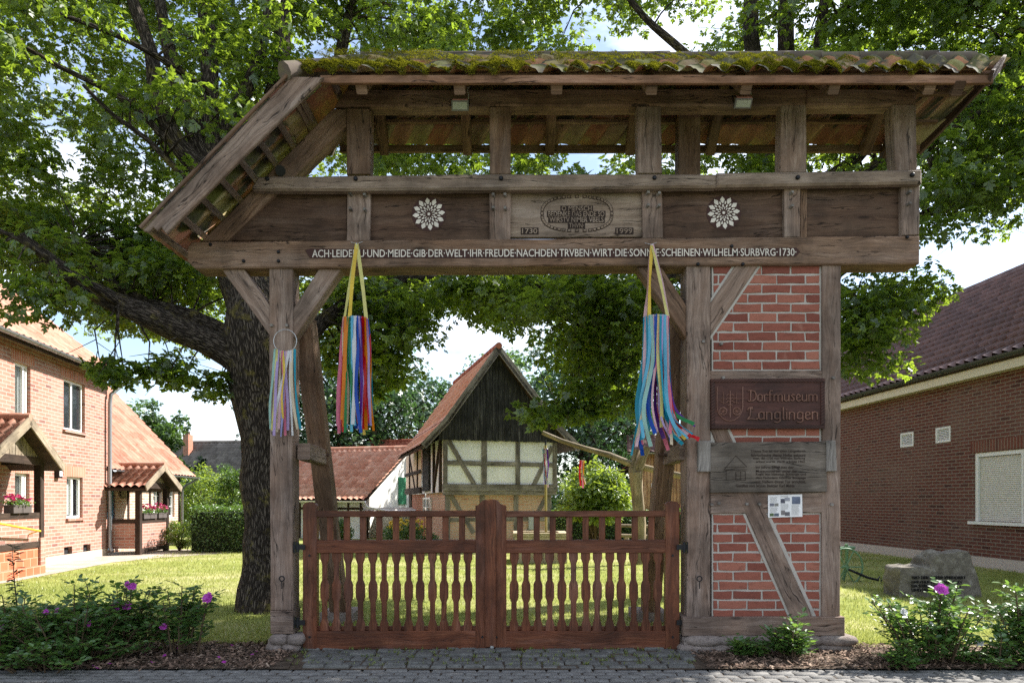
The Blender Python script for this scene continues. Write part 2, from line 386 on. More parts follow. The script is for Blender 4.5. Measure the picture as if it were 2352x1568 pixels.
def leafmat(name, dark, light, trans, tf=.42, gl=.05, rough=.42):
    t = NT(name); r = t.rnd(); c = t.ramp(r, [(0, dark), (1, light)])
    tr = t.mix([x * .75 for x in trans], trans, r)
    df = t.n("ShaderNodeBsdfDiffuse", {'Color': c}); ts = t.n("ShaderNodeBsdfTranslucent", {'Color': tr})
    m1 = t.n("ShaderNodeMixShader", {0: tf}); gg = t.n("ShaderNodeBsdfGlossy", {'Color': (1, 1, 1, 1), 'Roughness': rough}); m2 = t.n("ShaderNodeMixShader", {0: gl})
    L = t.t.links.new
    L(df.outputs[0], m1.inputs[1]); L(ts.outputs[0], m1.inputs[2]); L(m1.outputs[0], m2.inputs[1]); L(gg.outputs[0], m2.inputs[2]); L(m2.outputs[0], t.out.inputs[0])
    return t.m
LEAF = leafmat('oak_leaf', (.024, .058, .012), (.062, .115, .02), (.4, .56, .04), .44)
LEAF2 = leafmat('oak_leaf_far', (.03, .07, .018), (.07, .125, .03), (.2, .36, .05), .36)
LEAFB = leafmat('bluish_leaf', (.022, .06, .025), (.05, .105, .045), (.12, .25, .06), .3)
LEAFY = leafmat('lime_leaf', (.07, .13, .02), (.13, .21, .035), (.4, .52, .05), .42)
LEAFH = leafmat('hedge_leaf', (.03, .075, .014), (.08, .16, .028), (.22, .38, .04), .35)
LEAFR = leafmat('rose_leaf', (.045, .105, .028), (.1, .19, .05), (.26, .44, .06), .33, .06, .35)
LEAFC = leafmat('conifer', (.015, .04, .022), (.03, .07, .03), (.05, .1, .03), .15)
GRASS = leafmat('grass_blade', (.095, .145, .02), (.23, .27, .05), (.4, .44, .07), .35, .04)
PETALP = leafmat('magenta_petal', (.42, .03, .36), (.6, .1, .55), (.6, .08, .5), .35, .03)
PETALW = leafmat('white_petal', (.7, .68, .68), (.8, .78, .8), (.6, .6, .6), .3, .03)
PETALY = leafmat('yellow_petal', (.6, .4, .02), (.7, .5, .04), (.6, .4, .02), .3, .03)
PETALR = leafmat('pink_geranium', (.5, .02, .12), (.65, .08, .25), (.5, .04, .15), .3, .03)
STEM = plain('green_stem', (.07, .1, .03), .8)
WSTEM = plain('woody_stem', (.09, .06, .035), .9)
def barkmat(name, dark, light, lich, lf):
    t = NT(name); uv = t.uv(); d = t.n("ShaderNodeTexNoise", {'Vector': uv, 'Scale': 5., 'Detail': 3.}).outputs['Color']
    w = t.n("ShaderNodeVectorMath", {0: uv, 1: t.n("ShaderNodeVectorMath", {0: d, 1: (.1, .06, 0)}, operation='MULTIPLY').outputs[0]}, operation='ADD').outputs[0]
    v = t.voro(t.map(w, (7, 34, 1)), 1, 'DISTANCE_TO_EDGE'); n = t.noise(t.map(w, (5, 22, 1)), 1, 6, .65)
    h = t.math('ADD', t.ramp(v, [(0, 0.), (.22, 1.)]), n)
    col = t.ramp(t.math('MULTIPLY', h, .5), [(.2, [x * .4 for x in dark]), (.5, dark), (.8, light)])
    l = t.noise(t.geo(), 4.5, 7, .7)
    col = t.mix(col, lich, t.ramp(l, [(.56, 0.), (.66, lf)]))
    return t.fin(col, .95, t.bump(h, .9, .03), 0, .1)
BARK = barkmat('oak_bark', (.055, .043, .034), (.15, .122, .095), (.22, .18, .055), .8)
BARKF = barkmat('far_bark', (.07, .055, .045), (.14, .115, .095), (.12, .13, .06), .3)
MOSS = leafmat('moss', (.04, .042, .008), (.24, .22, .02), (.34, .34, .02), .25, .0)
T_RIDGE = tilemat('lichened_ridge_tiles', [(0, (.05, .036, .028)), (.5, (.085, .062, .048)), (1, (.13, .1, .08))], (.16, .15, .06), .8, .9)
def stonemat(name, a, b, c):
    t = NT(name); p = t.geo(); n = t.noise(p, 9, 8, .7); s = t.noise(p, 70, 3, .7)
    col = t.ramp(n, [(.3, a), (.55, b), (.75, c)]); col = t.mix(col, [x * .35 for x in a], t.ramp(s, [(.55, 0.), (.66, .75)]))
    col = t.mix(col, (.2, .19, .06), t.ramp(t.noise(p, 2.3, 6, .7), [(.6, 0.), (.75, .35)]))
    return t.fin(col, .9, t.bump(t.math('ADD', n, t.math('MULTIPLY', s, .4)), .8, .02), 0, .2)
GRANITE = stonemat('granite', (.095, .082, .066), (.2, .178, .145), (.4, .38, .34))
FIELDST = stonemat('field_stone', (.15, .12, .105), (.25, .205, .18), (.33, .29, .26))
COBBLE = stonemat('cobble', (.085, .083, .076), (.145, .142, .13), (.215, .208, .19))
PAVER = stonemat('paver', (.12, .115, .108), (.2, .192, .18), (.27, .26, .245))
SANDST = stonemat('sandstone', (.33, .26, .16), (.45, .37, .25), (.55, .47, .34))
PAINTG = plain('green_paint', (.15, .27, .15), .5, var=.25)
# ------------------------------------------------------------------ lettering
def text_mb(body, x0, x1, z0, z1, y, ext=.004, bold=0., shear=0., mb=None, flip=None):
    cu = bpy.data.curves.new('lettering', 'FONT'); cu.body = body; cu.size = 1; cu.extrude = .05; cu.offset = bold; cu.shear = shear
    cu.resolution_u = 3
    o = bpy.data.objects.new('lettering', cu); COL.objects.link(o)
    bpy.context.view_layer.update()
    me = bpy.data.meshes.new_from_object(o.evaluated_get(bpy.context.evaluated_depsgraph_get()))
    bpy.data.objects.remove(o); bpy.data.curves.remove(cu)
    co = np.array([v.co for v in me.vertices]); lo, hi = co.min(0), co.max(0)
    mb = mb or MB(); sx, sz = (x1 - x0) / (hi[0] - lo[0]), (z1 - z0) / (hi[1] - lo[1])
    P = [V((x0 + (c[0] - lo[0]) * sx, y - (c[2] - lo[2]) / (hi[2] - lo[2]) * ext, z0 + (c[1] - lo[1]) * sz)) for c in co]
    for f in me.polygons: mb.face([P[i] for i in f.vertices], r=.5)
    bpy.data.meshes.remove(me)
    return mb

# broad-nib letters for the carved sign (x to the right, y up, x-height .62)
_N = lambda x: [[(x, 0), (x, .62)], [(x, .52), (x + .14, .64), (x + .3, .54), (x + .3, 0)]]
FR = {
 'D': (.66, [[(.02, .98), (.2, 1.02), (.5, .92), (.62, .6), (.58, .22), (.36, .02), (.1, .0), (.02, .06)], [(.22, .98), (.2, .08)]]),
 'L': (.62, [[(.05, .78), (.1, .95), (.3, 1.), (.34, .84)], [(.22, .96), (.2, .3), (.04, .02), (.26, .06), (.58, .0), (.62, .1)]]),
 'o': (.42, [[(.04, .08), (.04, .54), (.2, .64), (.36, .54), (.36, .1), (.2, 0), (.04, .08)]]),
 'r': (.34, [[(.04, .6), (.08, .0)], [(.06, .5), (.18, .64), (.3, .56)]]),
 'f': (.3, [[(.28, .96), (.14, 1.), (.08, .86), (.08, 0)], [(-.02, .6), (.24, .6)]]),
 'm': (.74, [[(.04, 0), (.04, .62)], [(.04, .52), (.18, .64), (.34, .54), (.34, 0)], [(.34, .52), (.48, .64), (.64, .54), (.64, 0)]]),
 'n': (.44, _N(.04)),
 'u': (.44, [[(.04, .62), (.04, .1), (.16, 0), (.34, .12)], [(.36, .62), (.36, 0)]]),
 's': (.36, [[(.3, .56), (.16, .64), (.05, .52), (.28, .2), (.18, .02), (.03, .08)]]),
 'e': (.38, [[(.06, .3), (.32, .42), (.28, .58), (.16, .64), (.05, .5), (.05, .12), (.18, 0), (.34, .1)]]),
 'a': (.44, [[(.34, .54), (.18, .64), (.05, .5), (.05, .1), (.18, 0), (.34, .12)], [(.36, .62), (.36, 0)]]),
 'g': (.44, [[(.34, .54), (.18, .64), (.05, .5), (.05, .12), (.18, .04), (.34, .14)], [(.36, .62), (.36, -.14), (.2, -.26), (.04, -.2)]]),
 'l': (.16, [[(.08, 1.), (.08, .04), (.14, 0)]]),
 'i': (.16, [[(.08, .62), (.08, .02)], [(.07, .8), (.09, .82)]]),
}
def fraktur(mb, word, x0, x1, z0, hgt, y, nib=.075, ext=.008):
    tot = sum(FR[c][0] + .04 for c in word); k = (x1 - x0) / tot; kz = hgt; x = x0
    nx, nzz = nib * math.cos(.6) * .8, nib * math.sin(.6) * .8
    for c in word:
        w, st = FR[c]
        for line in st:
            for (a, b), (p, q) in zip(line, line[1:]):
                dx, dz = p - a, q - b; l = math.hypot(dx, dz)
                if l < 1e-6: continue
                ux, uz = dx / l * .03, dz / l * .03
                ox, oz = nx, nzz
                if abs(dx * nzz - dz * nx) / l < .045: ox, oz = -dz / l * .045, dx / l * .045
                qd = [(a - ux - ox, b - uz - oz), (p + ux - ox, q + uz - oz), (p + ux + ox, q + uz + oz), (a - ux + ox, b - uz + oz)]
                mb.prism([(x + u * k, z0 + v * kz) for u, v in qd], y - ext - R.random() * .0012, y, .002, grain=(1, 0))
        x += (w + .04) * k

# ------------------------------------------------------------------ the gateway
GW = thing('timber_gateway', (0, 0, 0), 'weathered oak gateway with a mossy tiled roof and a brick-filled pillar over the brown gates', 'gateway')
plank('post', WGREY, GW, [(618, 612), (672, 612), (672, 1401), (621, 1401)], 0, .215, .005)
pb = MB(); pb.prism(px_poly([(620, 1402), (673, 1402), (673, 1455), (621, 1455)], -.012), -.012, .22, .006, .004, grain=(1, 0)); pb.build('post_foot', WGREY, GW)
lin = MB()
x0, x1 = gx(430, -.03), gx(2113, -.03)
lin.prism(px_poly([(430, 566), (441, 555), (2113, 541), (2113, 605), (2096, 606), (447, 616), (430, 600)], -.03), -.03, .23, .012, .007)
LIN = lin.build('lintel', WBRN, GW)
# inscription: dark red band let into the lintel, white letters
ib = MB(); ib.prism(px_poly([(700, 574), (712, 571), (1000, 574), (1400, 574), (1830, 569), (1838, 578), (1828, 589), (1400, 592), (1000, 593), (712, 593)], -.034), -.0345, -.025, .002, .004); IBAND = ib.build('inscription_band', BAND, LIN)
ym = -.0345
tx = MB()
FULL = "ACH·LEIDEDU·UND·MEIDE·GIB·DER·WELT·IHR·FREUDE·NACHDEN·TRVBEN·WIRT·DIE·SONN·E·SCHEINEN·WILHELM·SURBVRG·1730·"
text_mb(FULL, gx(717, ym), gx(1829, ym), gz(591, ym), gz(573.5, ym), ym, .0025, .006, mb=tx)
for v in tx.v: v.z += (v.x - gx(717, ym)) * .0031 - .001
tx.build('inscription', WHITE, LIN)
# struts beside the posts
for nm, pts in (('l', [(508, 617), (560, 617), (621, 703), (621, 772)]), ('r', [(733, 617), (784, 617), (671, 783), (671, 712)]), ('p', [(1463, 614), (1520, 613), (1579, 704), (1579, 781)])):
    plank('brace', WGREY if nm != 'p' else WBRN, GW, pts, .02, .15, .005)
# rear props leaning back from the posts
for sx, col in ((-1, WBRN), (1, WBRN)):
    xc = -2.15 if sx < 0 else 1.72
    m = MB(); m.bar((xc, .25, 3.35), (xc + (-.0 if sx < 0 else .0), 1.75, .02), .2, .2, (0, 1, .4), bev=.015, seg=14, jit=.012); m.build('rear_prop', col, GW)
    m = MB(); m.bar((xc + .04, .1, 2.0 + sx * 0), (xc + .02, 1.0, 1.98), .13, .17, (0, 0, 1), bev=.01, seg=6, jit=.008); m.build('tie_beam', WGREY, GW)
    m = MB(); m.tube([(xc - .13 * sx, .62, 2.0), (xc + .16, .62, 2.0)], .02, 7); m.build('peg', WDARK, GW)
    m = MB(); m.box((xc, 1.8, .05), (.42, .5, .16)); m.build('prop_foot', FIELDST, GW)
# frieze boards, posts and rail above the lintel
plank('panel', WDARK, GW, [(523, 552), (632, 446), (640, 436), (797, 436), (797, 554)], .05, .05, .003)
plank('panel', WDARK, GW, [(850, 436), (1126, 434), (1126, 552), (850, 553)], .05, .05, .003)
P3 = plank('panel', WPALE, GW, [(1168, 437), (1482, 435), (1482, 544), (1168, 545)], .045, .05, .003)
P3['label'] = 'lighter oak panel carved with an oval wreath and verse'
plank('panel', WDARK, GW, [(1520, 432), (1803, 428), (1803, 545), (1521, 549)], .05, .05, .003)
plank('panel', WDARK, GW, [(1852, 428), (2074, 424), (2074, 542), (1853, 545)], .055, .05, .003)
plank('panel_batten', WBRN, GW, [(1838, 430), (1854, 430), (1854, 546), (1838, 546)], .04, .05, .003, grain=(0, 1))
for pts in ([(795, 249), (852, 249), (850, 400), (796, 400)], [(1124, 245), (1174, 245), (1173, 400), (1125, 400)], [(1463, 244), (1518, 244), (1521, 398), (1466, 398)],
            [(1795, 241), (1852, 241), (1853, 396), (1793, 396)], [(2049, 240), (2104, 240), (2107, 392), (2058, 392)]):
    plank('stud', WGREY if pts[0][0] > 1400 else WBRN, GW, pts, .0, .15, .005, grain=(0, 1))
for pts in ([(797, 436), (851, 436), (849, 553), (796, 554)], [(1124, 436), (1174, 436), (1172, 551), (1124, 552)], [(1474, 433), (1521, 432), (1523, 547), (1476, 548)],
            [(1801, 430), (1839, 430), (1838, 544), (1802, 545)], [(2070, 424), (2113, 423), (2112, 539), (2071, 541)]):
    plank('stud', WGREY, GW, pts, .0, .15, .004, grain=(0, 1))
plank('stud', WBRN, GW, [(1559, 262), (1609, 262), (1609, 420), (1558, 420)], .3, .16, .005, grain=(0, 1))
RAIL = plank('rail', WPALE, GW, [(577, 428), (592, 405), (1100, 399), (1646, 399), (1645, 430), (1200, 434), (800, 437), (580, 436)], -.09, .088, .005, .02)
plank('rail', WPALE, GW, [(1647, 396), (2000, 391), (2119, 388), (2119, 421), (1646, 429)], -.085, .083, .005, .02)
# wall plate under the roof
plank('wall_plate', WBRN, GW, [(768, 244), (796, 205), (1852, 203), (1852, 242)], .0, .17, .005, .012)
plank('wall_plate', WBRN, GW, [(1853, 204), (2104, 204), (2104, 241), (1853, 241)], .005, .165, .004, .012)
plank('strut', WBRN, GW, [(763, 249), (795, 250), (795, 288), (520, 554), (462, 554)], .0, .16, .006, .012)
m = MB(); m.tube([G(644, 392, -.03), G(644, 392, .1)], .05, 16); m.build('pipe_socket', IRON, GW)
# pegs and iron bolts
def peg(px, py, y=-.0, l=.05, dx=0., dz=0., mat=None):
    p = G(px, py, y); m = MB(); m.bar(p + V((0, .02, 0)), p + V((dx, -l, dz)), .026, .026, bev=.004); m.build('peg', mat or WFRAME, GW)
for a, b in ((808, 450), (841, 452), (808, 484), (841, 486), (1135, 452), (1162, 452), (1135, 482), (1162, 483), (1485, 447), (1510, 449), (1485, 476), (1510, 477), (1814, 447), (1814, 478), (2083, 446), (2083, 472)):
    peg(a, b, 0, .045, -.01 if a < 1400 else .012, .01)
for a, b in ((625, 748), (660, 748), (1614, 785), (1656, 790), (1660, 868), (1660, 1026), (1650, 1155), (2012, 868), (1634, 1158), (2009, 1158), (1714, 1157), (1743, 1157)):
    peg(a if a < 1900 else a - 100, b, -.0, .03)
def bolt(px, py, y, r=.022):
    m = MB(); p = G(px, py, y); m.tube([p + V((0, .01, 0)), p + V((0, -.012, 0)), p + V((0, -.02, 0))], [r, r, r * .6], 8); m.build('bolt', IRON, GW)
for a, b in ((614, 411), (817, 411), (1151, 410), (1503, 409), (1832, 408), (2095, 402)): bolt(a, b, -.09)
for a, b in ((640, 579), (484, 562), (640, 600), (1680, 566), (1706, 607), (1603, 607), (2083, 545), (560, 600)): bolt(a, b, -.03, .017)
# ---------------- roof
XE, YE, ZE = -2.03, -.55, 5.43
def pantiles(name, mat, parent, O, U, Vv, nu, nv, amp=.022, lift=.03, k=6, rfun=None, jit=0., two=False, noise_=.0):
    O, U, Vv = V(O), V(U), V(Vv); Nn = U.cross(Vv).normalized()
    if Nn.z < 0: Nn = -Nn
    t = np.linspace(0, 1, k + 1)[:-1]; prof = amp * (np.sin(2 * np.pi * t) + .35 * np.sin(4 * np.pi * t + .6))
    us = np.concatenate([i + t for i in range(nu)] + [[nu]]); hs = np.concatenate([prof] * nu + [[prof[0]]])
    rows = []; js = rng.normal(0, 1, (nv, nu + 1)) * jit
    for j in range(nv):
        jj = np.repeat(js[j], k)[:len(us)]
        rows.append((j + 0. - .0 + jj * .5, hs + lift + np.abs(jj) * .1)); rows.append((j + 1.0, hs))
    o, u, v, n = (np.array(x) for x in (O, U, Vv, Nn))
    P = np.array([o + np.outer(us, u) + np.outer(np.broadcast_to(np.asarray(vv), us.shape), v) + np.outer(h, n) for vv, h in rows])
    if noise_: P += rng.normal(0, noise_, P.shape)
    m = P.shape[1]; nr = P.shape[0]
    idx = np.arange(nr * m).reshape(nr, m)
    f = np.stack([idx[:-1, :-1], idx[:-1, 1:], idx[1:, 1:], idx[1:, :-1]], -1).reshape(-1, 4)
    tr = rng.random((nv + 1, nu)); r = np.zeros((nr - 1, m - 1))
    for a in range(nr - 1): r[a] = np.repeat(tr[(a + 1) // 2], k)
    return npmesh(name, P.reshape(-1, 3), f, mat, parent, rnd=r.ravel(), smooth=False)
pantiles('roof_tiles', T_OLD, GW, (XE, YE, ZE), (.212, 0, 0), (.59 / 3, .65 / 3, .57 / 3), 30, 3, .026, .026, 7, jit=.09, noise_=.003)
pantiles('roof_tiles', T_OLD, GW, (XE, .75, ZE), (.212, 0, 0), (.53 / 3, -.65 / 3, .57 / 3), 31, 3, .03, .03, 7, jit=.05)
ld = V((1.365, 0, 1.41))
pantiles('roof_tiles', T_OLD, GW, (-3.395, .77, 3.99), (0, -.218, 0), ld / 7, 6, 7, .028, .03, 7, jit=.05)
hp = MB(); HA, HB = V((-2.1, .1, 5.335)), V((-1.46, .1, 5.965))
for j in range(2):
    for i in range(6):
        q = [(-.65 + i * .2167, j / 2), (-.65 + (i + 1) * .2167, j / 2), (-.65 + (i + 1) * .2167, (j + 1) / 2), (-.65 + i * .2167, (j + 1) / 2)]
        hp.face([HA.lerp(HB, t) + V((-.012 * (t == j / 2), max(-.65 * (1 - t), min(.65 * (1 - t), y)), .012 * (t == j / 2) + .01 * (i % 2))) for y, t in q])
hp.build('hip_end', T_OLD, GW)
for t in (.08, .5):
    c = HA.lerp(HB, t) - V((-.03, 0, .04)); m = MB(); m.bar(c + V((0, -.6 * (1 - t), 0)), c + V((0, .6 * (1 - t), 0)), .06, .036, (-.719, 0, .696)); m.build('tile_batten', WGREY, GW)
rt = MB()
for i in range(16):                      # ridge tiles
    xa = -1.52 + i * .385
    rt.tube([(xa, .1, 5.945 + .014 * nz(i)), (xa + .42, .1, 5.965 + .014 * nz(i + 4))], [.09, .078], 10, vary=.15)
for yy in (-.6, .76):
    for k in range(3): rt.tube([V((-1.5, .1, 5.95)).lerp(V((-2.05, yy, 5.41)), (k + 1.1) / 3), V((-1.5, .1, 5.95)).lerp(V((-2.05, yy, 5.41)), k / 3)], [.085, .065], 9, vary=.3)
rt.build('ridge_tiles', T_RIDGE, GW)
# moss cushions: tufts on the lower front courses and the ridge
mp_, mn_, ms_ = [], [], []
def moss_d(x, v): return .2 + 1.2 * nz(x * 1.5, v * 2.6, 1) + .55 * nz(x * 5, v * 7, 5) - max(0, x - 2.9) * .3 + (.2 if x < 1.0 else .05) + (.14 if v < .3 else 0)
def moss_h(x, v):
    d = moss_d(x, v) - .3
    return 0 if d <= 0 else min(.052, .085 * d ** .7) * (.75 + .5 * nz(x * 9, v * 12, 9))
for i in range(150000):
    x = -1.98 + rng.random() * 6.5; v = rng.random() if rng.random() < .45 else abs(rng.normal(-.02, .13))
    if v > 1: continue
    h = moss_h(x, v)
    if h <= .004: continue
    ph = ((x - XE - .59 * v) / .212) % 1; hh = .026 * (math.sin(2 * math.pi * ph) + .35 * math.sin(4 * math.pi * ph + .6)) + .026 * (1 - (v * 3) % 1)
    up = h * (1 - .35 * rng.random() ** 2); hang = (.085 * rng.random() * min(1, h / .05) * (nz(x * 4, 2) > -.05)) if v < .035 else 0
    mp_.append((x + v * .05, YE + .65 * v - up * .6 - .012, ZE + .57 * v + hh + up * .8 - hang))
    mn_.append(rng.normal(0, .55, 3) + (0, -.5, .8)); ms_.append(.008 + .010 * rng.random())
SPIKE = np.array([[[0, -.28, 0], [1, 0, .25], [1.1, .05, .2], [0, .28, 0]]])
def scatter(name, P, Nn, size, shape, mat, parent=None, origin=None, rr=None, tang=None):
    P = np.asarray(P, float); Nn = np.asarray(Nn, float); size = np.asarray(size, float)
    Nn = Nn / (np.linalg.norm(Nn, axis=1, keepdims=True) + 1e-9)
    t = rng.normal(0, 1, P.shape) if tang is None else np.asarray(tang, float)
    t -= Nn * (t * Nn).sum(1, keepdims=True); t /= np.linalg.norm(t, axis=1, keepdims=True) + 1e-9
    b = np.cross(Nn, t); Q, k, _ = shape.shape; N = len(P)
    L = shape.reshape(1, Q * k, 3)
    vv = P[:, None] + size[:, None, None] * (L[..., 0:1] * t[:, None] + L[..., 1:2] * b[:, None] + L[..., 2:3] * Nn[:, None])
    f = np.arange(N * Q * k).reshape(-1, k)
    r = np.repeat(rng.random(N) if rr is None else rr, Q)
    return npmesh(name, vv.reshape(-1, 3), f, mat, parent, origin, rnd=r)
scatter('moss', mp_, mn_, ms_, SPIKE, MOSS, GW)
# eave batten, rafters, tile battens
m = MB(); m.bar((-1.76, -.53, 5.372), (4.42, -.53, 5.372), .035, .075, seg=20, jit=.004, bev=.004); m.build('eaves_batten', WRED, GW)
m = MB(); m.bar((-1.9, .73, 5.385), (4.5, .73, 5.385), .04, .075, seg=20, jit=.004); m.build('eaves_batten', WBRN, GW)
for pxr in (833, 1056, 1278, 1494, 1710, 1910, 2128):
    X = (pxr - CX) / F * 6.38
    m = MB(); m.bar((X, -.5, 5.325), (X, .1, 5.86), .1, .12, (0, -.6, .8), bev=.008, seg=5, jit=.005); m.build('rafter', WBRN, GW)
    m = MB(); m.bar((X, .70, 5.325), (X, .1, 5.86), .1, .12, (0, .6, .8), bev=.008, seg=5, jit=.005); m.build('rafter', WBRN, GW)
for k in (.33, .66):
    for sg in (-1, 1):
        m = MB(); yy = .1 + sg * (1 - k) * .62; zz = 5.40 + k * .54
        m.bar((-1.75 + k * .4, yy, zz - .012), (4.4 + k * .5, yy, zz - .012), .045, .03); m.build('tile_batten', WBRN, GW)
for i in range(8):
    s_ = .035 + i * .132
    p = V((-3.395, 0, 3.99)) + ld * s_ + V((.719, 0, -.696)) * .03
    m = MB(); m.bar(p + V((0, -.54, 0)), p + V((0, .74, 0)), .06, .036, (-.719, 0, .696), bev=.003); m.build('tile_batten', WGREY, GW)
plank('verge_board', WGREY, GW, [(668, 176), (683, 176), (743, 177), (381, 536), (370, 522), (361, 530), (352, 522), (340, 533), (327, 529)], -.6, .035, .003)
m = MB(); m.bar(G(322, 523, -.61), G(664, 168, -.61), .03, .03, bev=.006, seg=8, jit=.003); m.build('verge_fillet', WBRN, GW)
plank('verge_board', WGREY, GW, [(668, 176), (743, 177), (381, 536), (327, 529)], .74, .035, .003)
for sg, xe in ((-1, 4.38), (1, 4.5)):
    m = MB(); m.bar((xe, .1 + sg * .66, 5.37), (4.97, .1, 5.94), .03, .13, (0, sg * .6, .8), bev=.004, seg=4, jit=.003); m.build('verge_board', WDARK, GW)
    m = MB(); m.bar((4.12, .1 + sg * .62, 5.3), (4.12, .1, 5.86), .1, .12, (0, sg * .6, .8), bev=.01); m.build('rafter', WDARK, GW)
# rosettes
def rosette(px, py):
    y = .05; c = G(px, py, y); m = MB(); r0 = 38 / 230
    m.prism([(c.x + r0 * 1.05 * math.cos(t), c.z + r0 * 1.05 * math.sin(t)) for t in (k * math.pi / 18 for k in range(36))], y - .003, y + .01, .002)
    disc = m.build('rosette', BAND, GW)
    m = MB()
    def petal(a, ra, rb, w, pointy):
        cs, sn = math.cos(a), math.sin(a); o = []
        prof = ((0, .25), (.45, 1.), (.6, 1.), (1., 0.)) if pointy else ((0, .1), (.25, .75), (.6, 1.), (.85, .8), (1, .2))
        for t, ww in prof: o.append((ra + (rb - ra) * t, ww * w))
        o2 = o + [(a_, -b_) for a_, b_ in o[::-1]]
        pts = []
        for q in ((c.x + u * cs - v * sn, c.z + u * sn + v * cs) for u, v in o2):
            if not pts or math.dist(q, pts[-1]) > 1e-5: pts.append(q)
        m.prism(pts, y - .006, y - .002, .001)
    for k in range(12):
        a = k * math.pi / 6 + .1
        petal(a, r0 * .58, r0 * 1.0, r0 * .132, True)
        petal(a + math.pi / 12, r0 * .5, r0 * .72, r0 * .05, False)
        petal(a, r0 * .32, r0 * .53, r0 * .052, False)
        petal(a + math.pi / 12, r0 * .19, r0 * .38, r0 * .03, False)
    m.prism([(c.x + r0 * .09 * math.cos(t), c.z + r0 * .09 * math.sin(t)) for t in (k * math.pi / 5 for k in range(10))], y - .006, y - .002, .001)
    m.build('petals', WHITE, disc)
rosette(985, 492); rosette(1662, 489)
# carved wreath, verse and the two dates on the middle panel
y3 = .045; g = MB(); lf = MB()
for k in range(2):
    N_ = 44
    for i in range(N_):
        t = 2 * math.pi * i / N_; ex = 2.6
        cxp = 1325 + 80 * math.copysign(abs(math.cos(t)) ** (2 / ex), math.cos(t)); cyp = 491 - 39 * math.copysign(abs(math.sin(t)) ** (2 / ex), math.sin(t))
        t2 = t + .05; c2x = 1325 + 80 * math.copysign(abs(math.cos(t2)) ** (2 / ex), math.cos(t2)); c2y = 491 - 39 * math.copysign(abs(math.sin(t2)) ** (2 / ex), math.sin(t2))
        dr = 1 if math.cos(t) > 0 else -1
        a = math.atan2(-(c2y - cyp), (c2x - cxp)); a = a if dr > 0 else a + math.pi
        a += (.55 if k else -.55); c = G(cxp, cyp, y3); l, w = .042, .013
        o = [(-.5, 0), (-.2, .8), (.2, .9), (.5, 0), (.2, -.9), (-.2, -.8)]
        for mb_, s_, ya, yb in ((g, 1.25, y3 - .0025, y3 + .004), (lf, .8, y3 - .008, y3 - .002)):
            mb_.prism([(c.x + l * s_ * u * math.cos(a) - w * s_ * v * math.sin(a), c.z + l * s_ * u * math.sin(a) + w * s_ * v * math.cos(a)) for u, v in o], ya - R.random() * .001, yb, .001)
g.build('wreath_groove', GROOVE, P3); lf.build('wreath', WPALE, P3)
g = MB(); w_ = MB()
for s_, a, b, u, v in (("O MENSCH", 1290, 1359, 474, 485), ("BEDENKE DAS ENDE SO", 1259, 1388, 486, 498), ("WIRSTV NIMER VBELS", 1262, 1386, 499, 511), ("THVN·", 1307, 1341, 513, 524)):
    g.prism(px_poly([(a - 3, u - 1.5), (b + 3, u - 1.5), (b + 3, v + 1.5), (a - 3, v + 1.5)], y3), y3 - .002 - R.random() * .0008, y3 + .004, .001)
    text_mb(s_, gx(a, y3), gx(b, y3), gz(v, y3), gz(u, y3), y3 - .003, .005, .01, mb=w_)
for s_, a, b in (("1730", 1199, 1234), ("1999", 1416, 1452)):
    g.prism(px_poly([(a - 3, 523), (b + 3, 523), (b + 3, 539), (a - 3, 539)], y3), y3 - .003, y3 + .004, .001)
    text_mb(s_, gx(a, y3), gx(b, y3), gz(537, y3), gz(525, y3), y3 - .003, .005, .01, mb=w_)
g.build('verse_groove', GROOVE, P3); w_.build('verse', WPALE, P3)
# ---------------- brick pillar
plank('post', WGREY, GW, [(1577, 606), (1632, 606), (1632, 1417), (1578, 1417)], 0, .26, .005)
plank('post', WGREY, GW, [(1889, 604), (1932, 604), (1930, 1417), (1888, 1417)], 0, .26, .005)
plank('sill', WGREY, GW, [(1569, 1417), (1941, 1416), (1941, 1459), (1570, 1460)], -.035, .34, .005)
plank('cross_rail', WGREY, GW, [(1632, 851), (1889, 850), (1889, 870), (1632, 872)], .005, .2, .003)
plank('cross_rail', WGREY, GW, [(1632, 1130), (1889, 1130), (1889, 1177), (1632, 1179)], .004, .2, .003)
plank('brace', WGREY, GW, [(1693, 604), (1746, 604), (1632, 771), (1632, 696)], .003, .16, .005)
plank('brace', WGREY, GW, [(1629, 978), (1667, 978), (1738, 1130), (1868, 1417), (1818, 1417), (1692, 1130)], .001, .16, .004)
def inpoly(x, y, poly):
    c = False
    for i in range(len(poly)):
        (x1_, y1_), (x2_, y2_) = poly[i], poly[i - 1]
        if (y1_ > y) != (y2_ > y) and x < (x2_ - x1_) * (y - y1_) / (y2_ - y1_) + x1_: c = not c
    return c
bk = MB()
